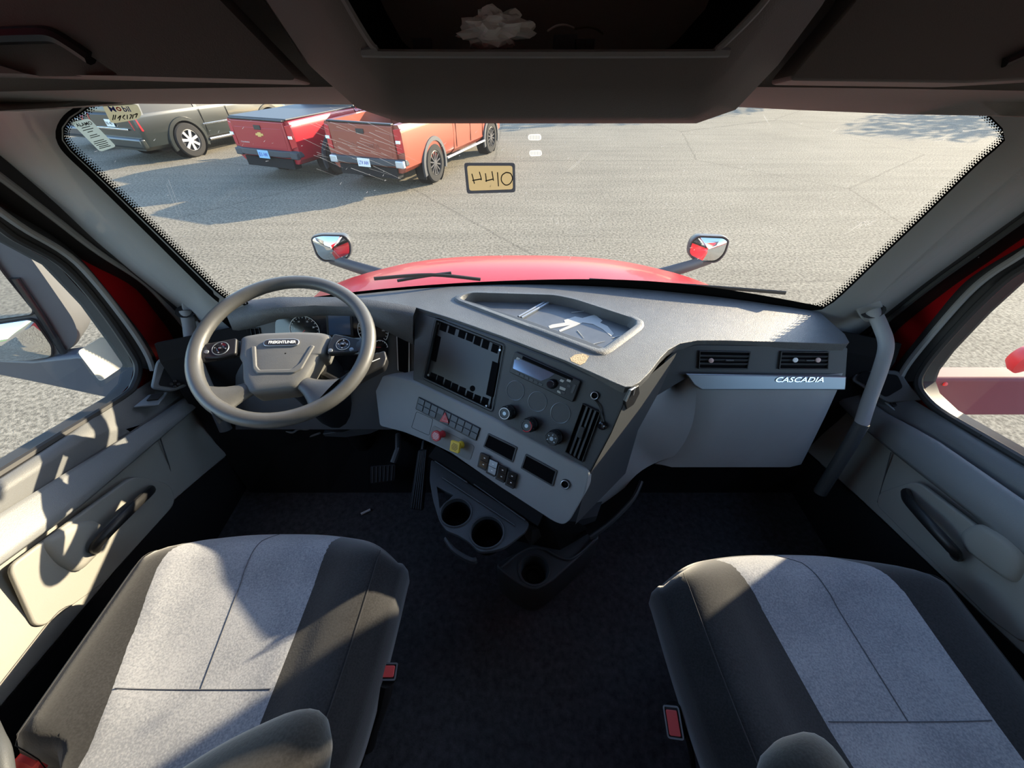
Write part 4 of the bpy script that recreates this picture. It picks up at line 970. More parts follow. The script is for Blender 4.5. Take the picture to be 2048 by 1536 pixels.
# badge
bo = WF.px([(526, 686), (530, 680), (540, 678), (590, 677), (598, 680), (598, 686), (594, 690), (584, 691), (536, 692), (528, 691)], .004)
bp_ = rpoly(bo, .004); bdg = MB().prism([WF.p(*q, .0005) for q in bp_], WN * .0035).build('badge', M['silver'], sw_, bevel=.0008)
MB().prism([WF.p(*q, .004) for q in shrink(bp_, .0018)], WN * .0005).build('badge_field', M['ink'], bdg)
xL, xR = V(WF.px([(536, 685)], .004)[0]), V(WF.px([(594, 684)], .004)[0]); xd = xR - xL
text('badge_lettering', 'FREIGHTLINER', WF.p(*((xL + xR) / 2), .0047), WF.x * xd.x + WF.y * xd.y, WF.y * xd.x - WF.x * xd.y, .0085, M['white'], bdg, .0008, w=xd.length * .94, bold=.02)
# spokes
def spoke(nm, a, b, w0, w1, t0=.012, c0=-.02, mm='wheel'):
    a, b = V(WF.px([a], c0)[0]), V(WF.px([b], 0)[0]); d = (b - a).normalized(); n = V((-d.y, d.x)); rws = []
    for k in range(7):
        f_ = k / 6; p = a.lerp(b, f_); w_ = w0 + (w1 - w0) * (f_ ** 2); c = c0 + (0 - c0) * f_ ** 1.5
        rws.append([WF.p(*(p + n * w_ * cos(g_)), c + t0 * sin(g_)) for g_ in [2 * pi * j / 14 for j in range(14)]])
    return MB().grid(rws, closed=True).build(nm, M[mm], sw_, smooth=True, autosm=80)
spoke('spoke', (505, 775), (418, 808), .020, .062); spoke('spoke', (596, 760), (652, 790), .018, .055)
spoke('spoke', (492, 696), (392, 707), .024, .032, .010, -.022, 'black'); spoke('spoke', (645, 690), (738, 692), .022, .030, .010, -.022, 'black')
def pod_(quad, cen, r, small):
    q = rpoly(WF.px(quad, .0), .006); o_ = MB().prism([WF.p(*a, -.014) for a in q], WN * .016).build('button_pod', M['black'], sw_, bevel=.003)
    a, b = WF.uv(*cen, .002)
    MB().tube([WF.p(a + r * cos(t), b + r * sin(t), .0026) for t in [2 * pi * j / 32 for j in range(32)]], .0012, 6, closed=True).build('pad_ring', M['strip'], o_, smooth=True)
    MB().lathe(WF.p(a, b, .002), WN, [(r * .9, 0), (r * .85, .002), (r * .5, .0012), (r * .38, .0025), (.001, .0028)], 24).build('direction_pad', M['gloss'], o_, smooth=True)
    MB().box(WF.p(a, b, .005), (.006, .0022, .0005), (WF.x, WF.y, WN)).build('pad_mark', M['silver'], o_)
    for j in range(4):
        t = j * pi / 2; MB().box(WF.p(a + r * .68 * cos(t), b + r * .68 * sin(t), .0042), (.0025, .0025, .0006), (WF.x, WF.y, WN)).build('pad_mark', M['silver'], o_)
    for c in small:
        a, b = WF.uv(*c, .002); MB().lathe(WF.p(a, b, .0015), WN, [(.006, 0), (.005, .0025), (.001, .003)], 14).build('pod_button', M['strip'], o_, smooth=True)
pod_([(404, 690), (474, 676), (472, 708), (440, 716), (400, 718)], (441, 697), .0185, [(413, 704)])
pod_([(668, 668), (690, 672), (722, 679), (718, 705), (655, 708), (656, 690)], (686, 689), .0165, [(703, 699), (661, 701)])

# ---------------------------------------------------------------- pedals and things in the footwell
def pedal(name, label, quad, Y0, tilt, nr, armp):
    t = thing(name, label, 'pedal', at(*quad[3], y=Y0)); n = V((0, -cos(tilt), sin(tilt))); F = Frame(at(*quad[0], y=Y0), (1, 0, 0), n); q = rpoly(F.px(quad), .008)
    MB().prism([F.p(*a) for a in q], n * -.015).build('pedal_pad', M['rubber'], t, bevel=.003)
    A, B, C_, D_ = [V(a) for a in shrink(F.px(quad), .006)]
    for j in range(nr):
        f_ = (j + .5) / nr; p, r_ = (A.lerp(B, f_), D_.lerp(C_, f_))
        MB().tube([F.p(p.x, p.y, .001), F.p(r_.x, r_.y, .001)], .003, 6).build('tread_rib', M['panel'], t)
    MB().tube(armp, .011, 8).build('pedal_arm', M['trim'], t, smooth=True)
    return t
pedal('accelerator_pedal', 'tall ribbed black accelerator pedal beside the centre stack', [(836, 900), (856, 898), (846, 1022), (818, 1018)], .78, radians(45), 5, [at(845, 915, y=.82), at(850, 880, y=1.0)])
pedal('brake_pedal', 'wide black brake pedal with grid tread left of the accelerator', [(740, 932), (792, 928), (790, 962), (740, 968)], .84, radians(40), 6, [at(786, 925, y=.86), at(796, 898, y=.90), at(796, 870, y=.98)])
stk = MB().tube([at(722, 1028, z=FLOOR + .006), at(741, 1019, z=FLOOR + .006)], .0045, 8).build('white_stub', M['white'], smooth=True); tag(stk, 'short white paper stub lying on the dark floor beside the accelerator', 'litter')
rod = MB().tube([at(549, 893, y=.98), at(561, 925, y=.96)], .003, 8)
ro_ = at(548, 889, y=.98); rod.tube([ro_ + V((.008 * cos(t), 0, .008 * sin(t))) for t in [2 * pi * j / 20 for j in range(20)]], .002, 6, closed=True)
tag(rod.build('ring_rod', M['silver'], smooth=True), 'thin bright metal rod with a ring end in the dark driver footwell', 'rod')
gk = at(602, 890, y=.97); gkb = MB().lathe(gk, (0, -.8, .6), [(.004, -.03), (.004, -.004), (.017, 0), (.018, .010), (.014, .014), (.001, .015)], 12).build('green_knob', mat('green_plastic', (.05, .16, .07), .5), smooth=True, autosm=30)
tag(gkb, 'round dull green knob in the dark driver footwell', 'knob')
hs = thing('hoses', 'loop of grey hoses hanging under the steering column', 'hose', at(600, 870, y=.93))
MB().tube(smooth_path([at(u, v, y=.92) for u, v in ((572, 862), (585, 865), (598, 858), (615, 858), (632, 852))], 5), .004, 8).build('hose', M['silver'], hs, smooth=True)
MB().tube(smooth_path([at(u, v, y=.94) for u, v in ((600, 868), (612, 874), (622, 872), (640, 866))], 5), .004, 8).build('hose', M['trim'], hs, smooth=True)

# ---------------------------------------------------------------- seats
def seat(name, label, x0, x1, yf, yb, zt, ins, mirror):
    """cushion with a grey insert, backrest, base; x0..x1 wide"""
    t = thing(name, label, 'seat', ((x0 + x1) / 2, (yf + yb) / 2, FLOOR)); xm = (x0 + x1) / 2; hw = (x1 - x0) / 2
    NX, NY = 40, 30
    def top(a, b):  # a -1..1 across, b 0 front .. 1 back
        y = yf + (yb - yf) * b
        z = zt - .020 * (1 - min(1, abs(a) / .62) ** 3) * min(1, b * 4) + .012 * math.exp(-((abs(a) - .78) / .16) ** 2)
        z -= .055 * max(0, 1 - b / .16) ** 2.2 + .035 * max(0, (abs(a) - .80) / .20) ** 2.4
        z -= .02 * max(0, (b - .85) / .15)
        if xm < 0 and a < 0: z -= .10 * max(0, min(1, (abs(a) - .58) / .1)) * max(0, min(1, (b - .745) / .05))   # the outer bolster stops short
        wf = 1 - .10 * max(0, 1 - b / .12) ** 2.2 - (.14 if a * xm < 0 else .03) * b * b
        yy = y - .055 * abs(a) ** 3 * max(0, 1 - b / .25) + .09 * abs(a) ** 4 * max(0, (b - .72) / .28) ** 1.5
        return V((xm + hw * a * wf, yy, z))
    G = [[top(-1 + 2 * i / NX, b) for i in range(NX + 1)] for b in [(j / NY) ** 1.25 for j in range(NY + 1)]]
    def ba(j): return (j / NY) ** 1.25
    per = [G[0][i] for i in range(NX + 1)] + [G[j][NX] for j in range(1, NY + 1)] + [G[NY][i] for i in range(NX - 1, -1, -1)] + [G[j][0] for j in range(NY - 1, 0, -1)]
    c = V((xm, (yf + yb) / 2, 0))
    def off(p, o_, z): d = V((p.x - c.x, p.y - c.y, 0)); d.normalize(); return V((p.x + d.x * o_, p.y + d.y * o_, p.z + z))
    mb = MB().grid(G); mb.grid([per, [off(p, .008, -.012) for p in per], [off(p, .012, -.05) for p in per], [off(p, .006, -.10) for p in per], [off(p, -.02, -.12) for p in per]], closed=True)
    cu = mb.build('cushion', M['fabd'], t, smooth=True, autosm=80)
    rows = []
    for b in [(j / 40) ** 1.25 for j in range(41)]:
        l, r = ins(b); rows.append([top(l + (r - l) * i / 18, b) + V((0, 0, .0025 if 0 < i < 18 else -.002)) for i in range(19)])
    rows.insert(0, [p + V((0, .006, -.04)) for p in rows[0]])
    iv = MB().grid(rows).build('grey_insert', M['fabl'], t, smooth=True, autosm=80); iv['label'] = 'light grey centre insert'
    def stitch(f, n=30, r=.0009, mm='seam'): MB().tube([top(*f(i / n)) + V((0, 0, .0032)) for i in range(n + 1)], r, 5).build('stitch_line', M[mm], cu)
    def mid(b): l, r = ins(b); return (l + r) / 2 + .02
    stitch(lambda k: (mid(k * .60), k * .60)); stitch(lambda k: ((lambda l, r: l + .04 + (r - l - .08) * k)(*ins(.60)), .60))
    for sgn in (-1, 1): stitch(lambda k: (sgn * .87, .06 + k * .9), mm='seamd')
    # backrest and base
    bk = []
    for h, w_, y in ((-.04, .92, -.02), (.08, .95, -.06), (.3, 1.0, -.13), (.55, .9, -.2), (.68, .7, -.24), (.74, .45, -.26)):
        bk.append([V((xm + hw * w_ * a, yb + y + d * (1 - .3 * abs(a) ** 4) , zt + h)) for a, d in [(-1, 0), (-.9, .03), (-.6, .015), (0, .0), (.6, .015), (.9, .03), (1, 0), (.9, -.09), (0, -.10), (-.9, -.09)]])
    m2 = MB().grid(bk, closed=True); n0 = len(m2.v); m2.f += [tuple(range(n0 - 10, n0)), tuple(range(9, -1, -1))]
    m2.build('backrest', M['fabd'], t, smooth=True, sub=1)
    MB().box((xm, (yf + yb) / 2 - .03, zt - .125), (hw * 1.5, (yf - yb) * .8, .03)).build('seat_pan', M['matte'], t, bevel=.005)
    for k_ in range(4): MB().box((xm, (yf + yb) / 2 - .03, zt - .16 - .045 * k_), (hw * (1.1 if k_ % 2 else .98), (yf - yb) * .62, .045)).build('suspension_bellows', M['matte'], t, bevel=.012)
    MB().box((xm, (yf + yb) / 2 - .03, (FLOOR + zt - .31) / 2), (hw * 1.3, (yf - yb) * .75, zt - .31 - FLOOR)).build('seat_base', M['matte'], t, bevel=.01)
    return t, top
def pw(b, pts):
    for (b0, v0), (b1, v1) in zip(pts, pts[1:]):
        if b <= b1: return v0 + (v1 - v0) * (b - b0) / (b1 - b0)
    return pts[-1][1]
ZS = 1.69
def insL(b): return (pw(b, [(0, -.70), (.06, -.735), (.2, -.735), (.60, -.56), (.75, -.50), (1, -.50)]), pw(b, [(0, .53), (.06, .47), (.2, .47), (.6, .47), (1, .47)]))
def insR(b): return (pw(b, [(0, -.60), (.06, -.50), (.2, -.44), (.62, -.36), (.78, -.30), (1, -.26)]), pw(b, [(0, .42), (.06, .55), (.2, .60), (.6, .60), (1, .62)]))
sL, topL = seat('driver_seat', 'dark fabric driver seat with a sunlit grey centre insert, left of the aisle', -.875, -.262, .468, -.06, ZS, insL, False)
sR, topR = seat('passenger_seat', 'dark fabric passenger seat with a blue grey centre insert, right of the aisle', .335, .975, .415, -.10, ZS, insR, True)
# fold-down armrests
def armrest(parent, pts, rad, flat, piping):
    pa = smooth_path(pts, 6); n = len(pa); rr = []
    for i in range(n):
        f_ = i / (n - 1); e = min(1, f_ / .22); rr.append(rad * (1 - (1 - e) ** 2.2) ** .5 if e < 1 else rad)
    rr[0] = rad * .15
    a_ = MB().tube(pa, rr, 20, up=(0, 0, 1), flat=flat).build('armrest', M['fabd'], parent, smooth=True, autosm=80)
    return a_
armrest(sL, [V((-.225, .055, 1.915)), V((-.285, .035, 1.915)), V((-.355, .005, 1.905)), V((-.44, -.05, 1.89)), V((-.51, -.12, 1.87))], .050, .8, None)
armrest(sR, [V((.345, .062, 1.895)), V((.360, .02, 1.895)), V((.38, -.05, 1.89)), V((.40, -.12, 1.88)), V((.42, -.22, 1.87))], .055, .85, None)
# seat belt buckles
def buckle(parent, ctr, ax, rd, L_, redw):
    ax = V(ax).normalized(); F = Frame(ctr, V((1, 0, 0)) if abs(ax.x) < .9 else V((0, 1, 0)), ax)
    q = rrect(-.016, -.026, .016, .026, .005) if redw else rrect(-.018, -.015, .018, .015, .004)
    b_ = MB().prism([F.p(*a, 0) for a in q], ax * -L_).build('belt_buckle', M['black'], parent, bevel=.003)
    MB().ring([F.p(*a, .0005) for a in q], [F.p(*a, .0005) for a in shrink(q, .003)], ax * .002).build('buckle_rim', M['strip'], b_)
    i_ = rrect(-.011, -.021, .011, .019, .003) if redw else rrect(-.013, -.010, .013, .010, .003)
    MB().prism([F.p(*a, .0008) for a in i_], ax * .003).build('release_button', mat('buckle_red', (.75, .09, .09), .4), b_, bevel=.001)
    return b_
b1 = buckle(sL, at(776, 1343, z=1.60), (.1, -.15, 1), None, .03, False)
MB().tube(smooth_path([at(772, 1360, z=1.585), at(762, 1400, z=1.55), at(748, 1440, z=1.50), at(735, 1490, z=1.44)], 4), [.020] * 9 + [.018] * 4, 10, up=(1, 0, 0), flat=.9).build('buckle_sleeve', M['matte'], sL, smooth=True)
MB().tube([at(748, 1440, z=1.50), at(722, 1530, z=1.40)], .004, 6).build('buckle_cable', M['black'], sL)
b2 = buckle(sR, at(1347, 1444, z=1.56), (-.55, -.25, .8), None, .05, True)
MB().tube(smooth_path([at(1366, 1455, z=1.52), at(1380, 1490, z=1.47), at(1386, 1536, z=1.40)], 4), .006, 6).build('buckle_cable', M['black'], sR)
MB().prism([at(u, v, z=1.57) for u, v in ((1373, 1414), (1380, 1413), (1384, 1432), (1378, 1436))], (0, 0, -.004)).build('belt_guide', M['strip'], sR)
# red webbing and grey belt cover at the driver's rear corner
rwb = MB(); rb0 = at(66, 1530, z=1.585)
rwb.grid([[rb0 + V((-.04 + .08 * i / 8, -.03 + .05 * j / 5 + .004 * sin(i), .006 * sin(i * 1.3) + .004 * cos(j * 2))) for i in range(9)] for j in range(6)])
tag(rwb.build('red_cloth', M['redplastic'], smooth=True, solid=.004), 'scrap of bright red cloth behind the driver seat by the left door', 'cloth')
cv = MB().tube(smooth_path([at(-30, 1440, z=1.74), at(-14, 1478, z=1.76), at(0, 1510, z=1.76), at(8, 1570, z=1.75)], 5), .012, 12, up=(0, 0, 1)).build('belt_cover', M['panel'], smooth=True)
tag(cv, 'grey plastic seat belt cover at the driver seat rear corner by the door', 'belt cover')

# ---------------------------------------------------------------- grab handles on the pillars
def grab(label, basepx, barpx, xm, foot=None):
    t = thing('grab_handle', label, 'handle', at(*barpx[0][:2], x=barpx[0][2]))
    pts = [at(u, v, x=x) for u, v, x in barpx]
    MB().tube(smooth_path(pts, 6), .0165, 14).build('grab_bar', M['trim'], t, smooth=True)
    if foot: MB().tube(smooth_path([at(u, v, x=x) for u, v, x in foot], 4), .0172, 12).build('shaded_bar_end', M['panel'], t, smooth=True)  # lower end of the bar, its shade painted in as a darker colour
    q = [onp for onp in [at(u, v, pl=(pts[0], V((-.45 if xm > 0 else .45, -.8, .25)).normalized())) for u, v in rpoly(basepx, 10, 3)]]
    n = V((-.45 if xm > 0 else .45, -.8, .25)).normalized()
    MB().prism(q, n * -.05).build('handle_base', M['trim'], t, bevel=.004)
    MB().tube([pts[0] - n * -.004, pts[0] + (pts[1] - pts[0]).normalized() * .004], [.026, .019], 14).build('handle_collar', M['rubber'], t, smooth=True)
grab('grey grab handle on the right pillar beside the glovebox', [(1703, 606), (1740, 580), (1762, 600), (1772, 626), (1752, 645), (1728, 645)], [(1746, 622, .985), (1760, 650, .99), (1772, 690, .985), (1760, 740, .975), (1738, 800, .96), (1722, 850, .945)], 1, [(1724, 846, .945), (1690, 905, .94), (1640, 985, .93)])
grab('grey grab handle on the left pillar behind the steering wheel', [(366, 560), (380, 566), (402, 585), (405, 640), (385, 645), (362, 618)], [(372, 622, -.97), (378, 650, -.965), (384, 690, -.95), (400, 740, -.93), (432, 815, -.905)], -1, [(430, 810, -.906), (452, 860, -.895)])

# ---------------------------------------------------------------- stickers on the glass
def sticker(name, label, cat, px, mm, back=.004):
    p = [onglass(u, v) - V((0, back, 0)) for u, v in rpoly(px, 6, 3)]
    return tag(MB().add(p, [tuple(range(len(p)))]).build(name, M[mm]), label, cat)
def gdir(u, v, du, dv): a = onglass(u, v); b = onglass(u + du, v + dv); return b - a
so_ = rpoly([(928, 325), (1030, 325), (1031, 384), (934, 387)], 6, 3); si_ = rpoly([(934, 331), (1025, 331), (1026, 378), (939, 381)], 5, 3)
s_a = MB().ring([onglass(u, v) - V((0, .002, 0)) for u, v in so_], [onglass(u, v) - V((0, .002, 0)) for u, v in si_], (0, -.0006, 0)).build('number_sticker', M['label_grey'])
tag(s_a, 'tan windshield sticker with 4410 seen in reverse, below the header', 'sticker')
MB().add([onglass(u, v) - V((0, .0022, 0)) for u, v in si_], [tuple(range(len(si_)))]).build('sticker_face', M['label_tan'], s_a)
ink = MB()
def pen(pts, r=.0013, back=.0045): ink.tube(smooth_path([onglass(u, v) - V((0, back, 0)) for u, v in pts], 3), r, 5)
pen([(944, 347), (949, 366)]); pen([(945, 360), (961, 357)]); pen([(959, 343), (963, 358), (961, 357)])
pen([(971, 346), (973, 362)]); pen([(971, 361), (986, 357)]); pen([(984, 342), (987, 360)])
pen([(995, 344), (997, 371)]); pen([(1012, 344), (1004, 350), (1003, 361), (1011, 369), (1020, 366), (1025, 356), (1021, 346), (1012, 344)])
ink.build('handwriting', M['ink'], s_a)
s_b = sticker('oil_sticker', 'pale yellow oil change sticker reading Mobil at the upper left of the windshield', 'sticker', [(206, 206), (278, 208), (287, 228), (280, 238), (232, 246), (224, 243)], 'label_yellow')
c0 = onglass(247, 217) - V((0, .0052, 0)); xd = gdir(227, 216, 40, 1.5)
for s_, u, mm in (('M', 229, 'blueink'), ('o', 242, 'redink'), ('bil', 257, 'blueink')):
    text('logo_lettering', s_, onglass(u, 217) - V((0, .0052, 0)), xd, gdir(247, 217, 0, -10), .0085 if s_ != 'o' else .0066, M[mm], s_b, .0006, bold=.01)
inkb = MB(); ink = inkb
for pts in ([(232, 229), (230, 239)], [(236, 229), (234, 238)], [(240, 236), (246, 230), (243, 240)], [(254, 229), (250, 234), (255, 238)], [(259, 229), (259, 237)], [(264, 229), (268, 229), (264, 237)], [(271, 228), (269, 236)], [(273, 229), (279, 226), (276, 234)]): pen(pts, .0007, .0052)
inkb.build('handwriting', M['ink'], s_b)
s_c = sticker('inspection_label', 'pale green white label tilted on the windshield corner below the oil sticker', 'sticker', [(145, 244), (182, 236), (236, 292), (204, 303)], 'label_green')
xd = gdir(170, 250, 22, -4); yd = gdir(170, 250, -6, -7)
text('label_lettering', 'ALAMO', onglass(173, 247) - V((0, .0052, 0)), xd, gdir(174, 249, -8, -10), .0052, M['ink'], s_c, .0005, bold=.01)
lines = MB()
for k, (f_, w_) in enumerate(((.22, 16), (.30, 20), (.38, 10), (.50, 14), (.56, 18), (.70, 20), (.76, 24), (.82, 22), (.88, 18), (.93, 22))):
    u, v = 165 + 53 * f_, 241 + 56 * f_; a, b = onglass(u - w_ / 2, v + w_ * .13), onglass(u + w_ / 2, v - w_ * .13)
    lines.tube([a - V((0, .005, 0)), b - V((0, .005, 0))], .0007, 4)
lines.build('label_print', M['ink'], s_c)
for k, (q, lab) in enumerate(([[(1056, 268), (1082, 267), (1083, 280), (1056, 280)], 'upper small white barcode tag on the windshield, above the tan sticker level'], [[(1058, 300), (1083, 299), (1084, 311), (1059, 312)], 'lower small white barcode tag on the windshield, right of the tan sticker'])):
    t = sticker('barcode_tag', lab, 'tag', q, 'label_white')
    br = MB()
    for j in range(9):
        u = q[0][0] + 3 + 2.4 * j; br.tube([onglass(u, q[0][1] + 2) - V((0, .005, 0)), onglass(u, q[2][1] - 2) - V((0, .005, 0))], .00035, 4)
    br.build('bars', M['label_grey'], t)
# permit sleeve on the driver's window
xs_ = XL + .012
sl_ = tag(MB().prism([at(u, v, x=xs_) for u, v in rpoly([(152, 704), (210, 665), (258, 735), (200, 776)], 5, 3)], (.001, 0, 0)).build('permit_sleeve', M['sideglass']), 'clear plastic sleeve stuck on the driver door window around a white card', 'sleeve')
cd_ = tag(MB().prism([at(u, v, x=xs_ + .002) for u, v in rpoly([(154, 703), (206, 672), (247, 732), (200, 764)], 8, 3)], (.0008, 0, 0)).build('permit_card', M['label_white']), 'white blank card in a clear sleeve on the driver door window', 'card')
# ---------------------------------------------------------------- outside of the truck
hood = thing('truck_hood', 'glossy red truck hood sloping away beyond the windshield', 'hood', (CX, 1.9, 1.1))
hr = []
for k, (y, hw_, z, dr) in enumerate(((1.20, 1.08, 1.79, .18), (1.4, 1.07, 1.795, .18), (1.65, 1.05, 1.78, .17), (1.85, 1.03, 1.75, .15), (2.02, 1.0, 1.69, .14), (2.2, .86, 1.58, .14), (2.38, .80, 1.45, .16), (2.5, .74, 1.25, .2), (2.53, .7, .95, .2))):
    hr.append([V((CX + hw_ * a, y - .10 * a * a * (k / 6), z - dr * abs(a) ** 3.0)) for a in [-1 + i / 12 for i in range(25)]])
MB().grid(hr).build('hood_panel', M['red'], hood, smooth=True, autosm=60)
for s in (-1, 1):
    fd = []
    for y, w0, z0 in ((1.2, .97, 1.5), (1.5, .94, 1.50), (1.9, .88, 1.44), (2.2, .82, 1.35), (2.4, .74, 1.2)):
        fd.append([V((CX + s * x_, y, z_)) for x_, z_ in ((w0 - .02, z0 + .02), (w0 + .14, z0 - .02), (w0 + .24, z0 - .12), (w0 + .25, z0 - .5), (w0 + .2, .6))])
    MB().grid(fd).build('fender', M['red'], hood, smooth=True, autosm=60)
MB().box((CX, 2.0, .95), (1.5, 1.2, .5)).build('engine_bay', M['matte'], hood)
wip = mat('wiper_black', (.015, .015, .017), .5)
def wiper(label, pts, bl):
    t = thing('wiper', label, 'wiper', onglass(*pts[0]) + V((0, .03, 0)))
    o = [onglass(u, v) + V((0, .035, 0)) for u, v in pts]; MB().tube(smooth_path(o, 5), .005, 8).build('wiper_arm', wip, t, smooth=True)
    b = [onglass(u, v) + V((0, .018, 0)) for u, v in bl]; MB().tube(smooth_path(b, 5), .004, 8, up=(0, 0, 1), flat=1.5).build('wiper_blade', wip, t, smooth=True)
wiper('black wiper lying along the glass base ahead of the steering wheel', [(790, 572), (850, 562), (900, 556)], [(745, 563), (860, 555), (960, 564)])
wiper('black wiper lying along the glass base ahead of the glovebox', [(1100, 575), (1250, 575), (1400, 582)], [(1180, 565), (1400, 578), (1578, 592)])
cwl = MB().grid([[V((x, wsY(x, 1.97) + .03, 1.90)) for x in [CX - .95 + 1.9 * i / 16 for i in range(17)]], [V((x, wsY(x, 1.97) + .16, 1.86)) for x in [CX - .95 + 1.9 * i / 16 for i in range(17)]]]).build('trim_4', M['matte'], smooth=True); struct(cwl)
# hood mirrors
def hood_mirror(label, head, glass_, arm, dm, s):
    # all on one upright plane that faces the cab, head depth behind it
    n = V((-.10 * s, -1, .10)).normalized(); o_ = at(*head[0], y=dm); t = thing('hood_mirror', label, 'mirror', o_)
    F = Frame(o_, (1, 0, 0), n); hq = rpoly(F.px(head), .035, 5); c = V((sum(a for a, b in hq) / len(hq), sum(b for a, b in hq) / len(hq)))
    sc_ = lambda k: [(c.x + (a - c.x) * k, c.y + (b - c.y) * k) for a, b in hq]
    MB().grid([[F.p(*q, d) for q in sc_(k)] for k, d in ((.92, .004), (.98, .004), (1, -.006), (1.0, -.03), (.85, -.075), (.5, -.10), (.02, -.105))], closed=True).build('mirror_housing', M['housing'], t, smooth=True, autosm=50)
    gq = rpoly(F.px(glass_, .003), .03, 5); rws = []
    gc = V((sum(a for a, b in gq) / len(gq), sum(b for a, b in gq) / len(gq)))
    for k in (1, .75, .5, .25, .01): rws.append([F.p(gc.x + (a - gc.x) * k, gc.y + (b - gc.y) * k, .003 + .016 * (1 - k * k)) for a, b in gq])
    MB().grid(rws, closed=True).build('mirror_glass', M['mirror'], t, smooth=True, autosm=80)
    MB().tube([at(u, v, y=y_) for u, v, y_ in arm], [.03, .032, .036], 12, up=n, flat=.7).build('mirror_arm', M['housing'], t, smooth=True)
hood_mirror('black hood mirror on the driver side reflecting red bodywork', [(619, 474), (640, 468), (690, 469), (703, 484), (704, 508), (690, 524), (645, 524), (632, 512)], [(623, 477), (642, 472), (686, 473), (698, 486), (699, 507), (688, 519), (648, 520), (636, 510)], [(662, 518, 2.08), (705, 532, 2.02), (770, 552, 1.95)], 2.05, -1)
hood_mirror('black hood mirror on the passenger side reflecting red bodywork', [(1374, 508), (1380, 482), (1395, 470), (1450, 472), (1460, 480), (1452, 508), (1435, 526), (1392, 526)], [(1378, 507), (1385, 484), (1398, 475), (1446, 477), (1455, 483), (1447, 507), (1432, 521), (1394, 521)], [(1420, 518, 2.08), (1378, 532, 2.02), (1310, 552, 1.95)], 2.05, 1)
# big door mirror on the left
dm = thing('door_mirror', 'large grey door mirror with two glasses outside the driver window', 'mirror', at(100, 700, y=1.05))
MF = Frame(at(110, 680, y=1.02), V((1, -.35, 0)), V((.33, -.94, -.02)))
hq = rpoly(MF.px([(-260, 330), (-40, 400), (20, 455), (85, 545), (150, 640), (160, 670), (150, 695), (115, 716), (40, 726), (-120, 722)]), .05, 5); c = V((sum(a for a, b in hq) / len(hq), sum(b for a, b in hq) / len(hq)))
sc_ = lambda k: [(c.x + (a - c.x) * k, c.y + (b - c.y) * k) for a, b in hq]
MB().grid([[MF.p(*q, d) for q in sc_(k)] for k, d in ((.02, 0), (.97, .0), (1, -.02), (.98, -.10), (.8, -.17), (.4, -.20), (.02, -.205))], closed=True).build('mirror_housing', mat('mirror_shell', (.10, .105, .11), .6), dm, smooth=True, autosm=50)
for q, cv_ in (([(-300, 360), (-60, 440), (10, 545), (72, 622), (66, 630), (-20, 642), (-160, 650)], 0), ([(-160, 658), (-20, 648), (60, 636), (74, 640), (108, 690), (108, 712), (60, 720), (-20, 722), (-140, 716)], .02)):
    gq = rpoly(MF.px(q, .004), .015, 4); gc = V((sum(a for a, b in gq) / len(gq), sum(b for a, b in gq) / len(gq)))
    f_ = MB().prism([MF.p(*a, .001) for a in gq], MF.n * .008).build('glass_frame', M['black'], dm, bevel=.002)
    MB().grid([[MF.p(gc.x + (a - gc.x) * k, gc.y + (b - gc.y) * k, .0095 + cv_ * (1 - k * k)) for a, b in gq] for k in (.96, .7, .4, .01)], closed=True).build('mirror_glass', M['mirror'], f_, smooth=True, autosm=80)
sp_ = [MF.p(*MF.uv(u, v, .004), .004) for u, v in ((30, 556), (88, 640), (128, 706))]
MB().tube(sp_, .010, 8).build('mirror_edge_trim', M['gloss'], dm, smooth=True)
# lower mirror arms, the left one's shade painted in as navy, the right one dark red
al = [at(u, v, y=.99) for u, v in ((-80, 716), (60, 722), (150, 712), (282, 722), (290, 770), (270, 802), (215, 797), (80, 768), (-80, 736))]
MB().prism(al, (0, .06, 0)).build('mirror_arm', mat('arm_shade_navy', (.055, .065, .085), .5), dm, bevel=.01)
ra = thing('door_mirror', 'dark red lower arm of the passenger door mirror outside the right window', 'mirror', at(1900, 800, y=.98))
ar = [at(u, v, y=.98) for u, v in ((1815, 758), (2300, 758), (2300, 832), (1900, 832), (1815, 815))]
MB().prism(ar, (0, .07, 0)).build('mirror_arm', mat('arm_red', (.14, .03, .045), .75), ra, bevel=.012, seg=3)
MB().lathe(at(2062, 722, y=.99), (.2, -1, 0), [(.035, -.04), (.05, -.02), (.052, 0), (.03, .012), (.001, .014)], 20).build('mirror_knuckle', M['redplastic'], ra, smooth=True)
hb = [V((1.50, y, z)) for y, z in rpoly([(.42, 1.90), (.88, 1.90), (.88, 2.56), (.76, 2.66), (.48, 2.66), (.42, 2.5)], .08, 4)]  # unseen mirror head, added and placed to shade the passenger seat
MB().prism(hb, (.16, .06, 0)).build('mirror_housing', MATS['mirror_shell'], ra, bevel=.03, seg=3)
MB().prism([p + V((-.004, 0, 0)) * 1 + (V((1.5, .65, 2.26)) - p) * .12 for p in hb], (.006, 0, 0)).build('mirror_glass', M['mirror'], ra)
MB().lathe(at(1890, 768, y=.978), (0, -1, .3), [(.008, 0), (.006, .004), (.001, .005)], 12).build('marker_light', M['redplastic'], ra, smooth=True)

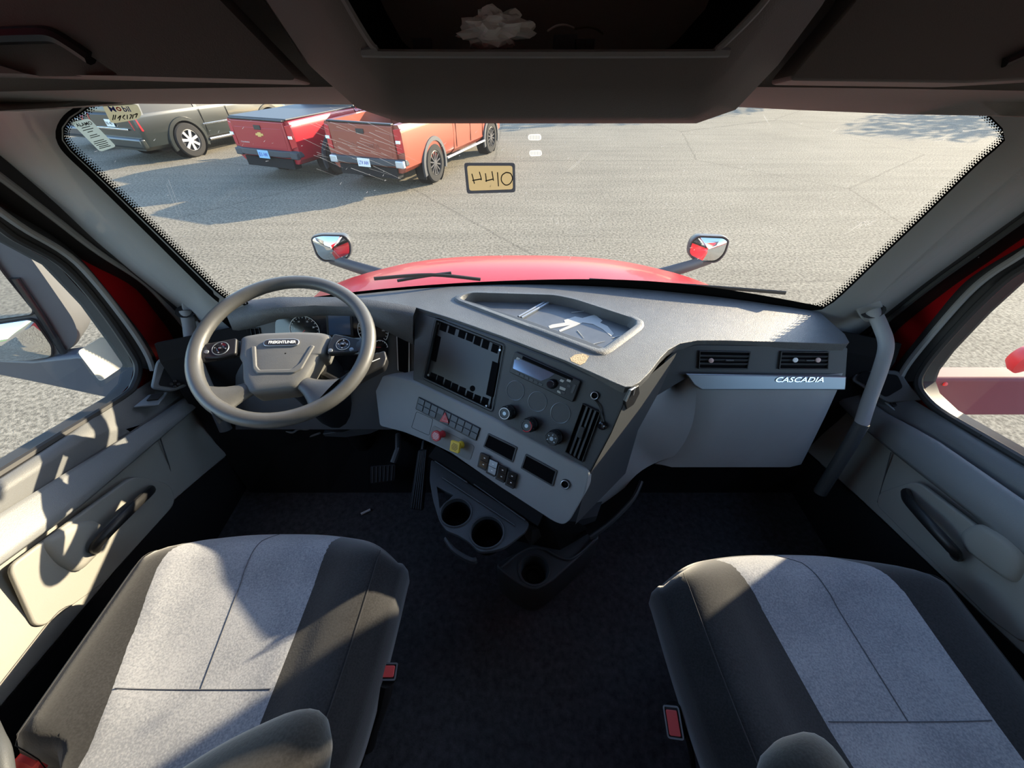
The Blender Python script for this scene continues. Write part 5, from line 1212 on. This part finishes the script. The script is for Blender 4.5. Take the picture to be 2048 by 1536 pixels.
# ---------------------------------------------------------------- parked vehicles (built in their own axes: +Y forward, origin on the ground at the rear axle)
def L(o): o['local'] = 1; return o
def body_loft(mb, secs):
    """secs: (y, [(x, z) half profile from bottom outward to top centre])"""
    rows = []
    for y, pr in secs:
        rows.append([V((-x, y, z)) for x, z in pr] + [V((x, y, z)) for x, z in pr[::-1]])
    mb.grid(rows); n = len(rows[0]); k = len(mb.v)
    mb.f += [tuple(range(k - n, k)), tuple(range(k - n * len(rows), k - n * len(rows) + n))[::-1]]
    return mb
def wheel(parent, x, y, r, w_, rimm, nspk, s, spw=.035):
    t_ = L(MB().lathe((x - w_ / 2 * s, y, r), (s, 0, 0), [(r * .62, 0), (r * .9, 0), (r, .03), (r, w_ - .03), (r * .93, w_), (r * .66, w_ + .004), (r * .62, w_ - .02)], 36, cap=False).build('tyre', M['tyre'], parent, smooth=True, autosm=40))
    L(MB().lathe((x - w_ / 2 * s, y, r), (s, 0, 0), [(r * .64, w_ - .01), (r * .60, w_ - .005), (r * .58, w_ - .06), (.001, w_ - .07)], 32, cap=False).build('wheel_dish', M['black'], t_, smooth=True))
    rm = MB(); o_ = V((x + (w_ / 2 - .012) * s, y, r))
    for j in range(nspk):
        t = 2 * pi * j / nspk + .2; e = V((0, cos(t), sin(t))); f_ = V((0, -sin(t), cos(t)))
        rm.prism([o_ + e * .05 + f_ * spw * .7, o_ + e * r * .60 + f_ * spw * 1.25, o_ + e * r * .60 - f_ * spw * .2, o_ + e * .05 - f_ * spw * .5], V((-.02 * s, 0, 0)))
    rm.lathe(o_ - V((.02 * s, 0, 0)), (s, 0, 0), [(.075, 0), (.065, .022), (.001, .024)], 16)
    rm.lathe(o_ - V((.02 * s, 0, 0)), (s, 0, 0), [(r * .64, 0), (r * .64, .02), (r * .585, .02), (r * .585, 0)], 36, cap=False)
    L(rm.build('alloy_rim', rimm, t_, smooth=True, autosm=30))
def arch(parent, x, y, r, s, mm, w_=.05):
    m = MB(); o_ = []
    L(MB().grid([[V((x, y + rr * cos(t), .05 + r * .95 + rr * sin(t) * 1.0)) if 0 else V((x + dx * s, y + rr * cos(t), r + rr * sin(t))) for t in [radians(-20 + 220 * k / 20) for k in range(21)]] for rr, dx in ((r * 1.12, -.02), (r * 1.13, .035), (r * 1.33, .03), (r * 1.36, -.01))]).build('wheel_arch_trim', mm, parent, smooth=True, autosm=60))
    L(MB().lathe((x - .28 * s, y, r), (s, 0, 0), [(.001, .0), (r * 1.13, 0), (r * 1.13, .285)], 32, cap=False).build('wheel_well', M['void'], parent, smooth=True))
def glassbox(parent, mb, mm=None): return L(mb.build('cab_glass', mat('car_glass', (.008, .010, .012), .25, spec=.3), parent, smooth=True, autosm=30))
def cutwells(body, xs, ys, r):
    c = []
    for y in ys:
        for s in (-1, 1): c.append(MB().lathe((s * (xs - .26), y, r), (s, 0, 0), [(r * 1.13, 0), (r * 1.13, .6)], 28).build('cutter', None))
    cut(body, *c)
def plate_(parent, y, z, s_, colr, ink_):
    p = L(MB().box((0, y, z), (.31, .012, .16)).build('license_plate', colr, parent, bevel=.003))
    L(text('plate_numerals', s_, (0, y - .0065, z - .005), (1, 0, 0), (0, 0, 1), .075, ink_, p, .001, w=.25, bold=.02))
    return p

def pickup(label, loc, yaw, paint, hw, bed_z, cab_top, r, wb, trimm, badge, rimm, plate_mat, toy):
    t = thing('pickup_truck', label, 'truck', loc); t.rotation_euler = (0, 0, yaw); rear = -1.15
    # lower body with bed sides: half profile
    pr = lambda k=1, zt=bed_z: [(hw * .86 * k, .42), (hw * .97 * k, .52), (hw * 1.0 * k, .78), (hw * .985 * k, bed_z - .14), (hw * .955 * k, zt - .03), (hw * .93 * k, zt)]
    bed = MB()
    rws = []
    for y, k, dz in ((rear, .985, -.015), (rear + .12, 1, -.01), (.0, 1.005, 0), (1.02, 1, 0)):
        p = [(x, z + (dz if z > .9 else 0)) for x, z in pr(k)] + [(hw * .80, bed_z + dz), (hw * .79, .80)]
        rws.append([V((-x, y, z)) for x, z in p] + [V((x, y, z)) for x, z in p[::-1]])
    bed.grid(rws); n = len(rws[0]); bed.f.append(tuple(range(n))[::-1])
    b_ = L(bed.build('bed', paint, t, smooth=True, autosm=35, solid=.012))
    L(MB().box((0, (rear + 1.0) / 2, .78), (hw * 1.56, 2.05, .05)).build('bed_floor', M['matte'], t))
    for s in (-1, 1):
        arch(t, s * hw * .99, 0, r, s, trimm); wheel(t, s * (hw - .11), 0, r, .25, rimm, 12 if toy else 10, s, .022)
    # tailgate with recess
    tg = L(MB().box((0, rear - .02, (bed_z + .62) / 2 - .015), (hw * 1.60, .07, bed_z - .64)).build('tailgate', paint, t, bevel=.02, seg=3))
    L(MB().box((0, rear - .056, (bed_z + .62) / 2 - .03), (hw * 1.44, .01, (bed_z - .64) * .62)).build('tailgate_panel', paint, tg, bevel=.006))
    L(MB().box((0, rear - .03, bed_z - .005), (hw * 1.62, .09, .03)).build('tailgate_cap', M['black'], tg, bevel=.008))
    L(MB().box((0, rear - .064, bed_z - .15), (.19, .012, .085)).build('gate_handle', M['black'], tg, bevel=.006))
    if toy: L(text('gate_lettering', 'TACOMA', (0, rear - .0615, .90), (1, 0, 0), (0, 0, 1), .085, mat('gate_letter', (.22, .05, .03), .35), tg, .004, w=.86, bold=.02))
    else:
        bt = MB(); q = [(-.115, -.018), (-.05, -.018), (-.05, -.042), (.05, -.042), (.05, -.018), (.115, -.018), (.105, .024), (.05, .024), (.05, .045), (-.05, .045), (-.05, .024), (-.105, .024)]
        bt.prism([V((a + b * .25, rear - .061, .965 + b)) for a, b in q], (0, -.008, 0)); L(bt.build('gate_emblem', mat('gold_emblem', (.60, .42, .15), .35, metal=.6), tg, bevel=.002))
        L(text('gate_lettering', 'COLORADO', (-hw * .55, rear - .0615, .80), (1, 0, 0), (0, 0, 1), .028, M['silver'], tg, .002, w=.26))
    for s in (-1, 1):
        tl = L(MB().prism([V((s * x, rear - .03 + dy, z)) for x, dy, z in ((hw * .81, -.012, bed_z - .09), (hw * .955, .03, bed_z - .07), (hw * .985, .03, bed_z - .48), (hw * .83, -.012, bed_z - .52))], (0, .10, 0)).build('tail_lamp', mat('lamp_red', (.50, .012, .018), .2, coat=1), t, bevel=.008))
        L(MB().box((s * hw * .895, rear - .052, bed_z - .30), (.10, .02, .055)).build('reverse_lens', M['white'], tl, bevel=.004))
    bp_ = L(MB().prism([V((x, rear - .07 + dy, z)) for x, dy, z in [(-hw * .98, .06, .56), (-hw * .6, -.07, .56), (hw * .6, -.07, .56), (hw * .98, .06, .56), (hw * .98, .2, .56), (-hw * .98, .2, .56)]], (0, 0, .13)).build('rear_bumper', trimm, t, bevel=.02, seg=3))
    for s in (-1, 1): L(MB().box((s * hw * .86, rear - .04, .60), (.2, .1, .14)).build('bumper_corner', M['silver'] if toy else trimm, bp_, bevel=.02))
    L(MB().box((0, rear + .05, .42), (hw * 1.5, .2, .2)).build('underbody', M['matte'], t))
    L(MB().box((0, 1.2, .45), (hw * 1.3, 4.4, .18)).build('frame_rail', M['matte'], t))
    pl_ = plate_(t, rear - .145, .60, 'LTV AW' if toy else 'E1-W', plate_mat, M['blueink'])
    # cab
    cb = MB(); cw_ = hw * .985; y0, y1, y2, y3 = 1.06, 1.35, wb - .55, wb + .9
    low_p = lambda zt: [(cw_ * .88, .40), (cw_ * .985, .50), (cw_ * 1.0, .80), (cw_ * .985, zt - .06), (cw_ * .93, zt), (0.001, zt + .015)]
    body_loft(cb, [(y0, low_p(bed_z - .01)), (y1, low_p(bed_z - .01)), (y2, low_p(bed_z - .01)), (wb - .2, low_p(bed_z - .02)), (wb + .55, low_p(bed_z - .07)), (y3, [(x * .93, z) for x, z in low_p(bed_z - .16)])])
    cbo = L(cb.build('cab_body', paint, t, smooth=True, autosm=35)); cutwells(cbo, hw, [wb], r)
    gh = MB(); th = bed_z - .02
    body_loft(gh, [(y0 + .04, [(cw_ * .93, th), (cw_ * .90, th + .1), (.001, th + .1)]), (y0 + .22, [(cw_ * .93, th), (cw_ * .80, cab_top - .08), (.001, cab_top - .06)]), (y0 + .9, [(cw_ * .93, th), (cw_ * .80, cab_top - .03), (.001, cab_top - .01)]), (y2 - .45, [(cw_ * .93, th), (cw_ * .79, cab_top - .06), (.001, cab_top - .03)]), (y2 + .35, [(cw_ * .92, th), (cw_ * .90, th + .03), (.001, th + .05)])])
    glassbox(t, gh)
    rfp = MB(); body_loft(rfp, [(y0 + .16, [(cw_ * .83, cab_top - .12), (cw_ * .80, cab_top - .06), (.001, cab_top - .035)]), (y0 + .9, [(cw_ * .83, cab_top - .06), (cw_ * .80, cab_top - .01), (.001, cab_top + .012)]), (y2 - .42, [(cw_ * .82, cab_top - .10), (cw_ * .79, cab_top - .05), (.001, cab_top - .02)])]); L(rfp.build('roof', paint, t, smooth=True, autosm=40))
    for s in (-1, 1):
        for ya, yb_, tilt in ((y0 + .06, y0 + .20, .12), (1.9, 1.98, 0), (y2 + .24, y2 + .34, -.78)):
            L(MB().prism([V((s * cw_ * .935, ya, th - .02)), V((s * cw_ * .935, yb_, th - .02)), V((s * cw_ * .815, yb_ + tilt, cab_top - .08)), V((s * cw_ * .815, ya + tilt, cab_top - .08))], (s * .012, 0, 0)).build('window_pillar', paint, t))
        for ya in (1.18, 2.0, 2.78): L(MB().box((s * cw_ * 1.0, ya, (th + .5) / 2), (.012, .008, th - .56)).build('door_gap', M['void'], cbo))
        for ya in (1.35, 2.2): L(MB().box((s * (cw_ + .012), ya, th - .14), (.03, .2, .035)).build('door_handle', paint if toy else M['chrome'], t, bevel=.008))
        L(MB().tube([V((s * (cw_ + .02), .55, .40)), V((s * (cw_ + .02), wb - .55, .40))], .045, 10, up=(0, 0, 1), flat=.6).build('side_step', M['silver'] if toy else M['black'], t, smooth=True))
        L(MB().box((s * hw * .9, .47, r * .62), (.22, .012, .34)).build('mud_flap', M['matte'], t)) if 0 else L(MB().box((s * hw * .9, -r * 1.22, r * .78), (.22, .012, .30)).build('mud_flap', M['matte'], t))
        arch(t, s * hw * .985, wb, r, s, trimm); wheel(t, s * (hw - .11), wb, r, .25, rimm, 12 if toy else 10, s, .022)
        L(MB().box((s * (cw_ + .13), y2 + .02, th + .12), (.2, .1, .16)).build('side_mirror', M['black'], t, bevel=.03))
    return t
ORANGE = mat('orange_paint', (.25, .050, .027), .35, coat=.3); REDP = mat('crimson_paint', (.33, .010, .020), .28, coat=.5)
BLKP = mat('black_paint', (.014, .018, .017), .3, coat=.25); BLUEP = mat('dark_blue_paint', (.018, .024, .034), .3, coat=.25)
PLA, PLB = mat('plate_blue', (.25, .45, .62), .5), mat('plate_white', (.72, .72, .66), .5)
def gnd(u, v): return at(u, v, z=0)
DARKT = mat('vehicle_trim', (.035, .038, .045), .6)
fa, fb = gnd(868, 363), gnd(977, 305); yawT = math.atan2(-(fb.x - fa.x), fb.y - fa.y)
def place(right_rear, yaw, hw_, s=1): # rear axle centre from the ground contact of the near rear wheel
    return right_rear + V((-cos(yaw), -sin(yaw), 0)) * hw_ * s
tac = pickup('orange pickup truck with a lettered tailgate, nearest parked vehicle, right of the red one', place(fa, yawT, .87), yawT, ORANGE, .97, 1.30, 1.86, .40, 3.35, DARKT, None, mat('dark_alloy', (.10, .10, .11), .35, metal=.6), PLB, True)
yawC = yawT
ch = pickup('crimson pickup truck with gold tailgate emblem, parked left of the orange one', place(gnd(680, 346), yawC, .85), yawC, REDP, .94, 1.25, 1.80, .39, 3.26, DARKT, None, M['silver'], PLA, False)
L(MB().box((0, -.04, 1.265), (1.62, 2.2, .03)).build('bed_cover', M['panel'], ch, bevel=.01))

def suv(name, label, loc, yaw, paint, hw, top, r, wb, rimm, chrome, long=1.15):
    t = thing(name, label, 'car', loc); t.rotation_euler = (0, 0, yaw); belt = top * .60; rear = -long
    lp = lambda k, zt: [(hw * .86 * k, .33), (hw * .97 * k, .42), (hw * 1.0 * k, .70), (hw * .985 * k, zt - .08), (hw * .95 * k, zt), (.001, zt + .02)]
    b = MB(); body_loft(b, [(rear, lp(.93, belt - .06)), (rear + .12, lp(.98, belt)), (0, lp(1, belt)), (wb * .6, lp(1, belt - .01)), (wb - .1, lp(1, belt - .05)), (wb + .6, lp(.97, belt - .12)), (wb + .92, lp(.88, belt - .26))])
    bo = L(b.build('car_body', paint, t, smooth=True, autosm=40)); cutwells(bo, hw, [0, wb], r)
    g_ = MB(); k = .80
    body_loft(g_, [(rear + .08, [(hw * .93, belt - .02), (hw * .90, belt + .08), (.001, belt + .08)]), (rear + .26, [(hw * .93, belt - .02), (hw * k, top - .14), (.001, top - .10)]), (.3, [(hw * .93, belt - .02), (hw * k, top - .06), (.001, top - .03)]), (wb * .55, [(hw * .93, belt - .02), (hw * k * .98, top - .07), (.001, top - .04)]), (wb * .86, [(hw * .9, belt - .03), (hw * .88, belt + .02), (.001, belt + .03)])]); glassbox(t, g_)
    rf2 = MB(); body_loft(rf2, [(rear + .18, [(hw * .84, top - .16), (hw * k, top - .08), (.001, top - .05)]), (.3, [(hw * .83, top - .08), (hw * k, top - .02), (.001, top)]), (wb * .56, [(hw * .83, top - .11), (hw * k, top - .05), (.001, top - .02)])]); L(rf2.build('roof', paint, t, smooth=True, autosm=40))
    for s in (-1, 1):
        for ya, yb_, ti in ((rear + .10, rear + .30, .14), (.55, .65, 0), (wb * .45, wb * .48, 0), (wb * .82, wb * .86, -wb * .29)):
            L(MB().prism([V((s * hw * .935, ya, belt - .03)), V((s * hw * .935, yb_, belt - .03)), V((s * hw * .815, yb_ + ti, top - .10)), V((s * hw * .815, ya + ti, top - .10))], (s * .012, 0, 0)).build('window_pillar', paint, t))
        for ya in (.62, wb * .5): L(MB().box((s * hw, ya, (belt + .4) / 2), (.012, .008, belt - .5)).build('door_gap', M['void'], bo))
        if chrome:
            L(MB().box((s * (hw + .006), wb * .5, .72), (.02, wb * .62, .035)).build('chrome_strip', M['chrome'], t, bevel=.006)); L(MB().tube([V((s * (hw + .03), .55, .36)), V((s * (hw + .03), wb - .5, .36))], .035, 10).build('side_step', M['chrome'], t, smooth=True))
        for y in (0, wb):
            arch(t, s * hw * .985, y, r, s, paint); wheel(t, s * (hw - .10), y, r, .24, rimm, 7, s, .05)
        L(MB().prism([V((s * hw * .72, rear - .015, belt - .04)), V((s * hw * .94, rear + .05, belt - .02)), V((s * hw * .97, rear + .06, belt - .36)), V((s * hw * .78, rear - .01, belt - .34))], (0, .06, 0)).build('tail_lamp', MATS['lamp_red'], t, bevel=.01))
    L(MB().box((0, rear - .01, .50), (hw * 1.86, .16, .24)).build('rear_bumper', paint, t, bevel=.05, seg=3))
    L(MB().box((0, rear - .03, .80), (hw * 1.2, .03, .04)).build('hatch_strip', M['chrome'], t, bevel=.008))
    plate_(t, rear - .02, .92, 'N 47', PLB, M['ink'])
    L(MB().box((0, wb * .5, .32), (hw * 1.5, wb + 1.4, .12)).build('underbody', M['matte'], t))
    return t
fa2 = gnd(393, 313); yawS = yawT
sv = suv('parked_suv', 'black parked suv with chrome sill strips and a bright alloy wheel', place(fa2, yawS, .93), yawS, BLKP, 1.02, 1.88, .41, 2.95, mat('bright_alloy', (.70, .70, .71), .25, metal=.6), True)
sd2 = suv('parked_car', 'dark blue parked car behind the windshield stickers, furthest left of the row', place(fa2, yawS, .9) + V((-cos(yawS), -sin(yawS), 0)) * 3.1 + V((-sin(yawS), cos(yawS), 0)) * .5, yawS, BLUEP, .93, 1.55, .34, 2.75, M['silver'], False, 1.0)
# trees beyond the lot, which throw the shade along the top of the view
leaf = mat('tree_leaves', (.05, .10, .02), .9, var=.5, vscale=2); bark = mat('tree_bark', (.08, .06, .04), .9, var=.3, vscale=8)
def tree(label, x, y, h, w_, seed):
    t = thing('tree', label, 'tree', (x, y, 0)); R_ = random.Random(seed)
    MB().tube([V((x, y, 0)), V((x + .1, y, h * .3)), V((x, y + .1, h * .75))], [.22, .17, .06], 8).build('trunk', bark, t, smooth=True)
    vs, fs = [], []
    for i in range(1500):
        d = V((R_.gauss(0, 1), R_.gauss(0, 1), R_.gauss(0, 1))).normalized(); q = R_.random() ** .4
        p = V((x + d.x * w_ * q, y + d.y * w_ * q, h * .62 + d.z * h * .36 * q)); u = V((R_.gauss(0, 1), R_.gauss(0, 1), R_.gauss(0, 1))).normalized(); v_ = u.orthogonal().normalized(); s_ = R_.uniform(.15, .34)
        k = len(vs); vs += [p - u * s_, p - v_ * s_ * .5, p + u * s_, p + v_ * s_ * .5]; fs.append((k, k + 1, k + 2, k + 3))
    c = mesh('crown', vs, fs, leaf, t); c['kind'] = 'stuff'
for i, (x, y, h, w_, lab) in enumerate(((11.5, 25.8, 6.5, 2.5, 'leafy tree beyond the car park, left of the other two trees'), (18, 28.2, 7, 2.9, 'leafy tree beyond the car park, middle of the three trees'), (28.5, 24.5, 6.5, 2.8, 'leafy tree beyond the car park, furthest right of the three'))): tree(lab, x, y, h, w_, i + 4)
settle()
for o in COL.objects:
    if 'local' in o.keys(): del o['local']
